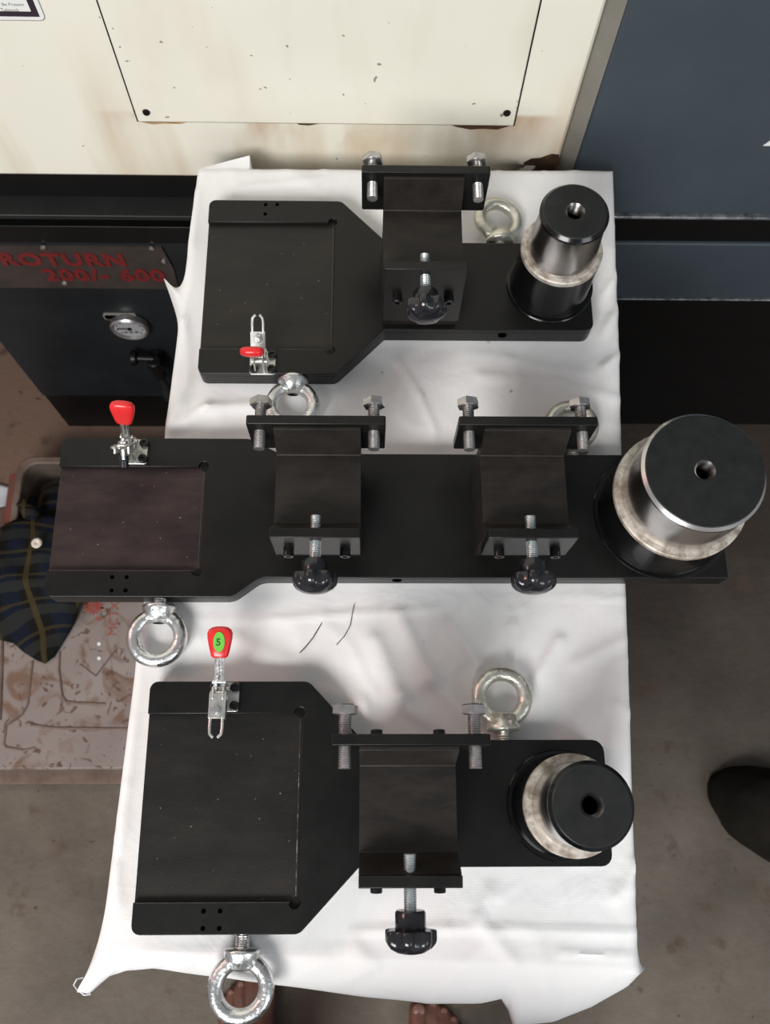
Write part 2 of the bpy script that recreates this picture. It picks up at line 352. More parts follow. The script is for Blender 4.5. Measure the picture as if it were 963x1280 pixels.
panel = at(b.build('access_panel', M_CREAMP, mach, bevel=0.0012))
b = MB(); b.box(px0 - 0.0016, px1 + 0.0016, YM - 0.0008, YM + 0.001, pz0 - 0.0016, 1.302)
at(b.build('panel_gap_seal', M_HOLE, mach))
for q in ((183, 140), (634, 141)):
    p = on_y(*q, YM - 0.0025); s = MB()
    s.lathe([(0, 0), (0.0042, 0), (0.0042, 0.0006), (0.0034, 0.0022), (0, 0.0026)], 14, (p.x, YM - 0.0024, p.z), (0, -1, 0))
    o = s.build('screw', M_BLK, panel)
M_CHIP = mat('bare_rusty_metal', (0.022, 0.012, 0.008), 0.6, 0, 90, (0.10, 0.045, 0.018))
M_RUST = mat('rust_stain', (0.30, 0.16, 0.06), 0.7, 0, 60, (0.48, 0.34, 0.18))
for m_, px_pts in ((M_CHIP, [(368, 151.5), (386, 151.5), (404, 151.5), (420, 151.5), (416, 153), (400, 153.5), (386, 156), (374, 155)]), (M_CHIP, [(428, 151.5), (480, 151.5), (541, 151.5), (536, 154), (500, 153.5), (470, 154), (436, 153)]),
        (M_CHIP, [(550, 151.5), (600, 151.5), (642, 151.5), (636, 157), (622, 161), (604, 160), (588, 161), (572, 158), (560, 154)]), (M_CHIP, [(655, 203), (664, 198), (676, 197), (690, 192), (699, 193), (699, 206), (655, 206)]),
        (M_RUST, [(178, 151.5), (235, 151.5), (226, 154), (206, 153.5), (190, 154.5)])):
    at(decal_poly([(q.x, q.z) for q in (on_y(a_, b_, YM) for a_, b_ in px_pts)], YM - 0.0011, YM + 0.0002, m_, 'paint_chip', mach))
# grey bevelled edge strip between cover and blue cabinet
b = MB(); b.add([(xr0, YM + 0.012, ZC - 0.02), (xr1, YM - 0.002, ZC - 0.02), (xr1, YM + 0.06, ZC - 0.02), (xr0, YM + 0.06, ZC - 0.02),
                 (xr0, YM + 0.012, 1.85), (xr1, YM - 0.002, 1.85), (xr1, YM + 0.06, 1.85), (xr0, YM + 0.06, 1.85)],
                [(0, 1, 2, 3), (4, 5, 6, 7), (0, 1, 5, 4), (1, 2, 6, 5), (2, 3, 7, 6), (3, 0, 4, 7)])
at(b.build('corner_trim', M_BEVEL, mach))
zb = zy(265, YM, 850); zc = zy(303, YM, 850); zd = zy(370, YM, 850)
b = MB(); b.box(xr1, 1.7, YM - 0.003, YM + 0.9, zb, 1.85)
at(b.build('blue_cabinet', M_BLUE, mach, bevel=0.003))
b = MB(); b.box(xr1 - 0.05, 1.7, YM + 0.002, YM + 0.9, zc, zb)
at(b.build('recess_channel', M_BLK, mach))
b = MB(); b.box(xr1 - 0.05, 1.7, YM - 0.006, YM + 0.01, zb - 0.0075, zb - 0.003)
at(b.build('highlight_strip', M_EDGE, mach, bevel=0.0012))  # added strip, the edge highlight is in its colour
b = MB(); b.box(xr1 - 0.05, 1.7, YM - 0.003, YM + 0.9, zd, zc)
at(b.build('blue_skirt_panel', M_BLUE, mach, bevel=0.002))
b = MB(); b.box(xr1 - 0.05, 1.7, YM - 0.005, YM + 0.008, zd - 0.0045, zd - 0.002)
at(b.build('highlight_strip', M_EDGE, mach, bevel=0.001))  # same painted highlight under the skirt panel
b = MB(); b.box(-0.1, 1.7, YM - 0.002, YM + 0.9, 0.0, zd - 0.005)
at(b.build('plinth', M_BLK, mach, bevel=0.002))
# black channel and ledge under the cream cover, left
zl = zy(249, YM, 100)
b = MB(); b.box(-1.5, xr0 + 0.02, YM + 0.004, YM + 0.9, 0.56, ZC)
at(b.build('lower_frame', M_BLK, mach))
b = MB(); b.box(-1.5, 0.10, YM - 0.024, YM + 0.01, zl - 0.008, zl)
at(b.build('drip_ledge', M_LEDGE, mach, bevel=0.0012))
# warning triangle at the right and text sticker top left
p = on_y(954, 182, YM - 0.003)
tri = [(p.x, p.z), (p.x + 0.075, p.z), (p.x + 0.0375, p.z + 0.065)]
st = at(decal_poly(tri, YM - 0.0034, YM - 0.003, M_WHITE, 'warning_triangle', mach))
cx = p.x + 0.0375; cz = p.z + 0.0217
decal_poly([(cx + (x - cx) * 0.82, cz + (z - cz) * 0.82) for x, z in tri], YM - 0.0037, YM - 0.0034, M_BLUE, 'triangle_field', st)
p = on_y(59, 26, YM); x1, z0 = p.x, p.z
def rr(x0, x1, z0, z1, r):
    out = []
    for cx_, cz_, a0 in ((x1 - r, z0 + r, -90), (x1 - r, z1 - r, 0), (x0 + r, z1 - r, 90), (x0 + r, z0 + r, 180)):
        out += [(cx_ + r * math.cos(math.radians(a0 + k * 30)), cz_ + r * math.sin(math.radians(a0 + k * 30))) for k in range(4)]
    return out
st = at(decal_poly(rr(x1 - 0.16, x1, z0, z0 + 0.11, 0.006), YM - 0.0004, YM, M_GREYTXT, 'text_sticker', mach))
decal_poly(rr(x1 - 0.1595, x1 - 0.0008, z0 + 0.0010, z0 + 0.109, 0.0055), YM - 0.0006, YM - 0.0004, M_WHITE, 'sticker_border', st)
decal_poly(rr(x1 - 0.156, x1 - 0.005, z0 + 0.005, z0 + 0.105, 0.0005), YM - 0.0008, YM - 0.0006, M_DKINK, 'dark_frame', st)
decal_poly(rr(x1 - 0.150, x1 - 0.011, z0 + 0.011, z0 + 0.099, 0.0005), YM - 0.0010, YM - 0.0008, M_WHITE, 'sticker_field', st)
RXT = Matrix.Rotation(PI / 2, 4, 'X')
for i, tline in enumerate(('Voltage May Be Present', 'Clear the Tailstock')):
    q = on_y(-30 if i == 0 else -24, (5.5, 12.5)[i], YM)
    text_mesh('print', tline, 0.0046, M_GREYTXT, st, Matrix.Translation((q.x, YM - 0.0011, q.z)) @ RXT, 0.0001)

# ------------------------------------------------------------------ coolant tank, left
YT = 0.686
tank = empty('coolant_tank', (-0.36, YT, 0), 'dark slate coolant tank with red lettered name plate and round gauge left of table', 'tank')
def tk(o): o.location = (0.36, -YT, 0); return o
xl = on_y(84, 533, YT).x; zt = on_y(100, 303, YT).z; zk = on_y(100, 495, YT).z
b = MB(); b.box(xl, 0.1, YT, YT + 0.5, zk, zt); tk(b.build('tank_body', M_TANK, tank, bevel=0.002))
b = MB(); b.box(xl + 0.002, 0.1, YT + 0.002, YT + 0.5, 0, zk - 0.0005); tk(b.build('tank_plinth', M_BLK, tank, bevel=0.001))
b = MB(); b.box(xl - 0.1, 0.1, YT - 0.0015, YT + 0.5, zt + 0.0005, zt + 0.035); tk(b.build('tank_lid', M_BLK, tank, bevel=0.001))
z0 = on_y(100, 358, YT).z; z1 = on_y(100, 306, YT).z
xr = on_y(213, 330, YT).x; xc = on_y(196, 306, YT).x
plate_pts = [(xl + 0.01, z0), (xr, z0), (xr + 0.003, z0 + 0.5 * (z1 - z0)), (xc + 0.006, z1), (xl + 0.01, z1)]
np_ = tk(decal_poly(plate_pts, YT - 0.003, YT - 0.0002, M_PLATE, 'name_plate', tank))
for q in ((54, 309), (190, 310), (81, 354), (205, 327)):
    p = on_y(*q, YT - 0.003); s = MB()
    s.lathe([(0, 0), (0.0042, 0), (0.0036, 0.002), (0, 0.0032)], 12, (p.x, YT - 0.003, p.z), (0, -1, 0)); s.build('rivet', M_ZINC, np_)
p = on_y(3, 331, YT - 0.003); q = on_y(152, 331, YT - 0.003)
text_mesh('lettering', 'ROTURN', 0.0375, M_LETT, np_, Matrix.Translation((p.x + 0.001, YT - 0.0034, p.z + 0.001)) @ RXT, 0.0008, 1.0, 0.0016, 1.12)
p = on_y(59, 350, YT - 0.003)
text_mesh('lettering', '200/- 600', 0.0375, M_LETT, np_, Matrix.Translation((p.x, YT - 0.0034, p.z + 0.001)) @ RXT, 0.0008, 1.0, 0.0016, 1.12)
# gauge
p = on_y(162, 412, YT - 0.012)
g = MB(); gr = 0.0285
g.lathe([(gr * 0.6, 0), (gr * 0.92, 0), (gr, 0.003), (gr, 0.012), (gr * 0.92, 0.0145), (gr * 0.84, 0.0135), (gr * 0.82, 0.011)], 32, (p.x, YT, p.z), (0, -1, 0))
gauge = tk(g.build('pressure_gauge', M_BOLT, tank))
g = MB(); g.lathe([(0, 0.0105), (gr * 0.83, 0.0105)], 32, (p.x, YT, p.z), (0, -1, 0)); g.build('dial_face', mat('grey_dial', (0.30, 0.30, 0.31), 0.6), gauge)
g = MB(); g.box(-0.018, 0.003, -0.0112, -0.0106, -0.0012, 0.0012)
for k in range(9):
    a = math.radians(220 - k * 32.5); g.box(math.cos(a) * 0.019 - 0.001, math.cos(a) * 0.019 + 0.001, -0.0112, -0.0106, math.sin(a) * 0.019 - 0.001, math.sin(a) * 0.019 + 0.001)
g.lathe([(0, -0.0130), (0.003, -0.0125), (0.003, -0.0106)], 12, (0, 0, 0), 'y')
for k in (-0.008, 0, 0.008): g.box(k - 0.002, k + 0.002, -0.0112, -0.0106, -0.011, -0.0085)
g.xf(Matrix.Translation((p.x, YT, p.z))).build('needle_and_marks', M_BLK, gauge)
a = on_y(128, 391, YT); c = on_y(173, 398, YT)
b = MB(); b.prism(rr(a.x, c.x, c.z, a.z, 0.004), 0, 0.003, xf=lambda v: (v[0], YT - v[2], v[1])); slot = tk(b.build('sight_slot', M_BEVEL, tank))
b = MB(); b.prism(rr(a.x + 0.002, c.x - 0.002, c.z + 0.002, a.z - 0.0015, 0.003), 0.003, 0.0035, xf=lambda v: (v[0], YT - v[2], v[1])); b.build('slot_opening', M_HOLE, slot)
# drain valve
p = on_y(196, 455, YT - 0.02)
v = MB(); v.cyl((p.x, YT, p.z), (p.x, YT - 0.03, p.z), 0.014, ch=0.002)
v.cyl((p.x, YT - 0.025, p.z + 0.022), (p.x, YT - 0.025, p.z - 0.03), 0.011, ch=0.002)
v.cyl((p.x, YT - 0.02, p.z + 0.018), (p.x - 0.03, YT - 0.02, p.z + 0.02), 0.006, ch=0.001)
v.cyl((p.x - 0.026, YT - 0.02, p.z + 0.02), (p.x - 0.036, YT - 0.02, p.z + 0.0205), 0.012, ch=0.002)
val = tk(v.build('drain_valve', M_BLK, tank))
v = MB(); v.cyl((p.x, YT - 0.025, p.z - 0.03), (p.x, YT - 0.025, p.z - 0.10), 0.0055, ch=0.001); v.hexa((p.x, YT - 0.025, p.z - 0.095), (p.x, YT - 0.025, p.z - 0.112), 0.012)
v.build('outlet_pipe', M_LEDGE, val)

# ------------------------------------------------------------------ table and cloth
ZT = 0.778
TL = Vector((-0.1863, 0.6541)); TR = Vector((0.2668, 0.6576)); BR = Vector((0.2215, -0.1345)); BL = Vector((-0.2185, -0.1185))
cen = (TL + TR + BR + BL) / 4
table = empty('work_table', (cen.x, cen.y, 0), 'low work table hidden under the white cotton cloth', 'table')
b = MB(); b.prism([((p - cen) * 0.985)[:] for p in (BL, BR, TR, TL)], ZT - 0.030, ZT - 0.004); b.build('table_top', M_WOOD, table, bevel=0.002)
for p in (BL, BR, TR, TL):
    q = (p - cen) * 0.88; b = MB(); b.box(q.x - 0.016, q.x + 0.016, q.y - 0.016, q.y + 0.016, 0, ZT - 0.03); b.build('leg', M_LEDGE, table, bevel=0.002)

def lerp_keys(keys, t):
    if t <= keys[0][0]: return keys[0][1]
    for (a, A), (c, Cc) in zip(keys, keys[1:]):
        if t <= c: return A.lerp(Cc, (t - a) / (c - a))
    return keys[-1][1]
NX, NY = 130, 220
def seg_d(p, a, b_):
    ab = b_ - a; t_ = max(0.0, min(1.0, (p - a).dot(ab) / ab.length_squared)); return (p - a - ab * t_).length, t_
CREASE = []                                            # (a, b, height, width) ridges and pressed folds seen in the sheet
for pts_, h_, w_ in (([(540, 738), (660, 742), (792, 748)], 0.0016, 0.004), ([(210, 770), (330, 775), (560, 760)], 0.0010, 0.004), ([(420, 1165), (560, 1160), (800, 1166)], 0.0016, 0.004),
        ([(500, 770), (540, 850), (590, 900)], 0.0030, 0.009), ([(470, 800), (500, 870), (540, 915)], 0.0026, 0.009), ([(560, 780), (600, 830)], 0.0020, 0.006), ([(700, 800), (670, 850)], 0.0024, 0.007),
        ([(640, 780), (645, 840)], 0.0018, 0.005), ([(720, 830), (780, 800)], 0.0016, 0.008), ([(400, 850), (450, 880), (470, 915)], 0.0022, 0.010), ([(495, 450), (525, 495), (545, 540)], 0.0016, 0.004),
        ([(230, 400), (240, 470), (215, 530)], 0.0030, 0.008), ([(215, 540), (260, 510), (320, 505)], 0.0024, 0.008), ([(238, 310), (245, 240)], 0.0020, 0.007), ([(750, 420), (780, 380)], 0.0030, 0.007), ([(755, 460), (782, 440)], 0.0026, 0.006),
        ([(745, 380), (778, 340)], 0.0022, 0.006), ([(600, 470), (700, 480), (780, 500)], 0.0016, 0.008), ([(420, 1110), (440, 1180), (470, 1210)], 0.0020, 0.008), ([(620, 1095), (600, 1150), (640, 1200)], 0.0018, 0.008),
        ([(700, 1190), (790, 1196)], 0.0016, 0.003), ([(150, 1130), (145, 1080)], 0.0020, 0.004), ([(180, 1190), (260, 1190)], 0.0016, 0.006), ([(170, 900), (160, 980), (150, 1060)], 0.0016, 0.007), ([(400, 225), (300, 235)], 0.0012, 0.006),
        ([(770, 880), (800, 900)], 0.0016, 0.006), ([(770, 1120), (800, 1080)], 0.0018, 0.007), ([(300, 800), (360, 830)], 0.0018, 0.012), ([(560, 430), (640, 450)], 0.0012, 0.006)):
    for a_, b_ in zip(pts_, pts_[1:]):
        CREASE.append((on_z(*a_, 0.778).to_2d(), on_z(*b_, 0.778).to_2d(), h_ * 1.5, w_))
FOOT = [((-0.175, 0.230), (0.437, 0.555), (-0.175, 0.005), (0.387, 0.604)), ((-0.300, 0.335), (0.185, 0.320), (-0.300, -0.100), (0.165, 0.335)), ((-0.197, 0.208), (-0.058, 0.058), (-0.197, -0.020), (-0.108, 0.107))]
def rect_d(p, x0, x1, y0, y1): return math.hypot(max(x0 - p.x, 0, p.x - x1), max(y0 - p.y, 0, p.y - y1))
def under(p):                                          # 0 below a fixture, 1 in the open
    d_ = 1.0
    for (ax, bx), (ay, by), (cx_, dx_), (cy_, dy_) in FOOT: d_ = min(d_, rect_d(p, ax, bx, ay, by), rect_d(p, cx_, dx_, cy_, dy_))
    return min(1.0, d_ / 0.018)
def top_pt(s, t):
    p = (BL.lerp(BR, s)).lerp(TL.lerp(TR, s), t)
    z = ZT
    q = Vector((p.x, p.y, 0)); wz = 0.0
    r = 1 - abs(noise.noise(q * 7 + Vector((3, 7, 0)))); cr = max(0.0, r - 0.86) / 0.14
    r2 = 1 - abs(noise.noise(Vector((p.x * 15 - p.y * 5, p.y * 8 + p.x * 4, 2.2)))); cr2 = max(0.0, r2 - 0.88) / 0.12
    wz += 0.0016 * (cr ** 2) + 0.0012 * cr2 ** 2 + 0.0016 * (0.5 + noise.noise(q * 12)) + 0.0004 * noise.noise(q * 40)
    p2 = p.to_2d() if hasattr(p, 'to_2d') else p
    for a_, b_, h_, w_ in CREASE:
        if abs(p2.x - a_.x) > 0.16 or abs(p2.y - a_.y) > 0.16: continue
        dd, t_ = seg_d(p2, a_, b_)
        if dd < w_ * 3: wz += h_ * math.exp(-(dd / w_) ** 2 * 1.6)
    z += wz * under(p2)
    # the sheet rolls over the board's edges
    e = min(s, 1 - s) * 0.44; e2 = min(t, 1 - t) * 0.78; em = min(e, e2)
    if em < 0.006: z -= (0.006 - em) ** 2 / 0.012
    return Vector((p.x, p.y, z - 0.0008))
# perimeter in order: front left->right, right front->back, back right->left, left back->front
per = [(i / NX, 0.0) for i in range(NX)] + [(1.0, j / NY) for j in range(NY)] + [(1 - i / NX, 1.0) for i in range(NX)] + [(0.0, 1 - j / NY) for j in range(NY)]
def hz(px, py, z): return on_z(px, py, z)
front_keys = [(0.0, hz(97, 1240, 0.735)), (0.035, hz(112, 1243, 0.735)), (0.07, hz(137, 1221, 0.745)), (0.11, hz(158, 1213, 0.75)), (0.17, hz(190, 1211, 0.75)), (0.23, hz(222, 1215, 0.75)), (0.32, hz(285, 1222, 0.75)), (0.41, hz(345, 1231, 0.75)),
              (0.5, hz(402, 1239, 0.748)), (0.58, hz(457, 1247, 0.745)), (0.68, hz(534, 1255, 0.742)), (0.745, hz(600, 1253, 0.742)), (0.765, hz(632, 1246, 0.742)), (0.775, hz(640, 1282, 0.715)), (0.85, hz(690, 1279, 0.715)), (0.90, hz(738, 1259, 0.73)),
              (0.96, hz(784, 1232, 0.745)), (1.0, hz(806, 1209, 0.755))]
flap = hz(205, 337, 0.752)
def hem(k, s, t, base):
    n = 0.006 * noise.noise(Vector((base.x * 22, base.y * 22, 5)))
    if k < NX: return lerp_keys(front_keys, s) + Vector((0, 0.25 * n, 0))
    if k < NX + NY:
        a = min(1.0, t / 0.10); far = Vector((base.x + 0.004 + n * 0.6, base.y, 0.64 + n))
        return front_keys[-1][1].lerp(far, a)
    if k < 2 * NX + NY:
        if s < 0.125:                                   # a fold of the sheet stands up against the machine
            tip = on_y(300, 194, 0.668); return Vector((base.x, base.y + 0.004, 0.772)).lerp(Vector((base.x, tip.y, tip.z)), s / 0.125)
        return Vector((base.x, base.y + 0.008 + n * 0.5, 0.66))
    far = Vector((base.x - 0.003 + n * 0.5, base.y, 0.62 + n))
    a = min(1.0, t / 0.09); out = front_keys[0][1].lerp(far, a)
    d = abs(t - 0.790) / 0.062                            # pulled-out corner of cloth by the name plate
    if d < 1: out = far.lerp(Vector((flap.x, base.y + (flap.y - base.y) * 0.8, flap.z)), (1 - d) ** 0.85)
    return out
c = MB(); idx = {}
vs = []
for j in range(NY + 1):
    for i in range(NX + 1):
        idx[(i, j)] = len(vs); vs.append(top_pt(i / NX, j / NY))
fs = [(idx[i, j], idx[i + 1, j], idx[i + 1, j + 1], idx[i, j + 1]) for j in range(NY) for i in range(NX)]
ring = [idx[(round(s * NX), round(t * NY))] for s, t in per]; K = 8; prev = ring; L = len(per)
hems = [hem(k, s, t, vs[ring[k]]) for k, (s, t) in enumerate(per)]
for r in range(1, K + 1):
    cur = []; u = r / K
    for k in range(L):
        a = vs[ring[k]]; h = hems[k]; w = 1 - (1 - u) ** 1.5
        p = Vector((a.x + (h.x - a.x) * w, a.y + (h.y - a.y) * w, a.z + (h.z - a.z) * (u ** 1.25)))
        cur.append(len(vs)); vs.append(p)
    fs += [(prev[k], cur[k], cur[(k + 1) % L], prev[(k + 1) % L]) for k in range(L)]; prev = cur
c.add(vs, fs)
cl = c.build('tablecloth', M_CLOTH, None, smooth=60)
tag(cl, 'white cotton cloth draped over the table under the three black fixtures', 'tablecloth')
so = cl.modifiers.new('solid', 'SOLIDIFY'); so.thickness = 0.0008; so.offset = -1
# loose threads at the curled front left corner and dark fibres on the cloth
for nm, pts, r, m, lab in (
    ('loose_thread', [(104, 1222, .745), (96, 1224, .748), (92, 1231, .745), (97, 1238, .742), (106, 1236, .742)], 0.0006, M_PAPER, 'white frayed thread curling at the front left corner of the cloth'),
    ('loose_thread', [(98, 1238, .742), (105, 1244, .74), (113, 1243, .74), (112, 1238, .742)], 0.0006, M_PAPER, 'lower of the two white frayed threads at the cloth corner'),
    ('fibre', [(375, 816, .7792), (383, 808, .7796), (391, 798, .7796), (403, 778, .7792)], 0.0005, M_LEATHER, 'dark curved fibre on cloth nearer the red gripped clamp'),
    ('fibre', [(421, 806, .7792), (431, 795, .7796), (438, 782, .7796), (443, 755, .7792)], 0.0004, M_LEATHER, 'thin dark fibre on cloth right of the first fibre')):
    d = MB(); d.tube([on_z(*q) for q in pts], r, 6, 0); tag(d.build(nm, m), lab, 'thread')

# ------------------------------------------------------------------ fixtures
ZB = 0.7785
def arc(cx, cy, r, a0, a1, n=5): return [(cx + r * math.cos(math.radians(a0 + (a1 - a0) * k / n)), cy + r * math.sin(math.radians(a0 + (a1 - a0) * k / n))) for k in range(n + 1)]
def rounded(poly, radii, n=4):
    out = []; N_ = len(poly)
    for i in range(N_):
        p = Vector(poly[i]); a = Vector(poly[i - 1]); b_ = Vector(poly[(i + 1) % N_]); r = radii[i]
        if r <= 0: out.append(p[:]); continue
        u = (a - p).normalized(); w = (b_ - p).normalized(); ang = u.angle(w); d = r / math.tan(ang / 2)
        d = min(d, (a - p).length * 0.49, (b_ - p).length * 0.49); rr_ = d * math.tan(ang / 2)
        c_ = p + (u + w).normalized() * (rr_ / math.sin(ang / 2)); s_ = p + u * d - c_; e_ = p + w * d - c_
        a0 = math.atan2(s_.y, s_.x); a1 = math.atan2(e_.y, e_.x); da = (a1 - a0 + PI) % (2 * PI) - PI
        out += [(c_.x + rr_ * math.cos(a0 + da * k / n), c_.y + rr_ * math.sin(a0 + da * k / n)) for k in range(n + 1)]
    return out

M_WEAR = mat('rubbed_edge', (0.030, 0.024, 0.021), 0.4, 0, 150, (0.06, 0.045, 0.04))
mpk_edge = mat('rubbed_lit_edge', (0.035, 0.032, 0.030), 0.35, 0, 120, (0.26, 0.25, 0.24), low=0.5, high=0.62)
def base_plate(root, outline, radii, T, pk, mpk, holes, side_holes=()):
    """outline: ccw polygon starting at front left; pk = (y0, y1, x1, relief radius) pocket open at the left end"""
    D = 0.0052
    full = rounded(outline, radii)
    # upper layer: the same outline with the pocket cut in from the left
    y0, y1, x1, rf = pk; xL = outline[0][0]
    left_low = [p for p in full]
    # split the outline at the left edge: the closing edge runs from the last vertex (rear left) to the first (front left)
    cut = [(xL, y1)] + [(x1 - rf * 0.9, y1)] + arc(x1, y1 - 0.0, rf, 180, 0, 6)[0:0]
    relief_t = [(x1 + rf * math.cos(math.radians(a)), y1 + rf * 0.2 + rf * math.sin(math.radians(a))) for a in range(190, -61, -25)]
    relief_b = [(x1 + rf * math.cos(math.radians(a)), y0 - rf * 0.2 + rf * math.sin(math.radians(a))) for a in range(60, -191, -25)]
    poly = list(full) + [(xL, y1)] + relief_t + relief_b + [(xL, y0)]
    b = MB(); b.prism(full, 0, T - D, 0, 1); b.prism(poly, T - D, T, 0)
    bp = b.build('base_plate', [M_OX, mpk], root, bevel=0.0007, smooth=30)
    for yy, sg in ((y1, 1), (y0, -1)):
        h = MB(); h.lathe([(0, 0.0006), (rf * 0.8, 0.0006), (rf * 0.8, -0.001), (0, -0.001)], 16, (x1 + 0.0002, yy + sg * rf * 0.2, T - D)); h.build('relief_bore', M_BLK, bp)
    e_ = MB(); e_.box(x1 + 0.0002, x1 + 0.0008, y0 + rf, y1 - rf, T - 0.0002, T + 0.0002); e_.build('worn_lit_edge', mpk_edge if mpk is M_PKC else M_WEAR, bp)  # rubbed pocket edge, its catch of light put into the colour
    e_ = MB(); e_.box(xL + 0.002, x1 - rf, y0 - 0.0006, y0 - 0.0001, T - 0.0002, T + 0.0001); e_.build('worn_lit_edge', M_WEAR, bp)
    for hx, hy in holes:
        h = MB(); h.lathe([(0, 0.0003), (0.0019, 0.0003), (0.0019, -0.001), (0, -0.001)], 12, (hx, hy, T)); h.build('dowel_hole', M_HOLE, bp)
    for hx, hy in side_holes:
        h = MB(); h.lathe([(0, 0.0004), (0.0045, 0.0004), (0.0045, -0.001), (0, -0.001)], 14, (hx, hy, T * 0.55), (0, -1, 0)); h.build('side_hole', M_HOLE, bp)
    return bp

def mandrel(root, x, y, T, rt, rs, rc, rb, zc_, ztop, m_ch):
    """stepped spigot: black body, bare steel collar ring, steel shank, black end face with a threaded bore"""
    b = MB(); zf = T + 0.0025
    b.lathe([(rb, T), (rb, zf - 0.001), (rb - 0.001, zf), (rc + 0.0018, zf), (rc + 0.0012, zf + 0.002), (rc, zf + 0.004), (rc, zc_ - 0.006), (rc - 0.0004, zc_ - 0.0058)], 64, (x, y, 0))
    body = b.build('mandrel', M_GLOSS, root)
    b = MB(); b.lathe([(rc - 0.001, zc_ - 0.0058), (rc + 0.0002, zc_ - 0.0056), (rc + 0.0002, zc_ - 0.001), (rc - 0.001, zc_), (rs + 0.0005, zc_)], 64, (x, y, 0))
    tag(b.build('collar_ring', M_RUSTST, body), 'bare tarnished steel ring')
    b = MB(); b.lathe([(rs + 0.001, zc_), (rs, zc_ + 0.002), (rs - 0.0003, zc_ + 0.012), (rt + 0.0014, ztop - 0.0075), (rt + 0.0012, ztop - 0.0068), (rt + 0.0026, ztop - 0.0064)], 64, (x, y, 0))
    tag(b.build('shank', M_STEEL, body), 'polished steel shank')
    b = MB(); b.lathe([(rt + 0.0026, ztop - 0.0064), (rt + 0.0027, ztop - 0.0032), (rt + 0.0002, ztop - 0.0006)], 64, (x, y, 0)); b.build('chamfer', m_ch, body)
    b = MB(); b.lathe([(rt + 0.0002, ztop - 0.0006), (rt - 0.0006, ztop), (0.0088, ztop)], 64, (x, y, 0)); b.build('end_face', M_FACE, body)
    b = MB(); pr = [(0.0088, ztop), (0.0074, ztop - 0.0016)]
    for k in range(8): pr += [(0.0068, ztop - 0.0024 - k * 0.0016), (0.0074, ztop - 0.0032 - k * 0.0016)]
    pr += [(0.0068, ztop - 0.018), (0.0066, ztop - 0.030)]
    b.lathe(pr, 28, (x, y, 0)); tb = b.build('threaded_bore', M_BORE, body)
    b = MB(); b.lathe([(0.0068, ztop - 0.022), (0, ztop - 0.026)], 24, (x, y, 0)); b.build('bore_bottom', M_HOLE, body)
    return body

def hex_bolt(parent, x, z, y_tip, y_pl, y_head, hh=0.0068, rot_=0):
    b = MB(); b.thread((x, y_tip, z), (x, y_head, z), 0.0049, 0.0016)
    b.hexa((x, y_head, z), (x, y_head + hh, z), 0.0096)
    b.cyl((x, y_head - 0.0005, z), (x, y_head, z), 0.0078)
    return b.build('hex_bolt', M_BOLT, parent, smooth=25)
def socket_screw(parent, x, y, z, d, h=0.007, r=0.0045):
    b = MB(); b.lathe([(0, 0), (r, 0), (r, h - 0.0006), (r - 0.0006, h), (r * 0.55, h), (r * 0.5, h - 0.0028), (0, h - 0.003)], 16, (x, y, z), (0, d, 0))
    return b.build('socket_screw', M_SOCK, parent)

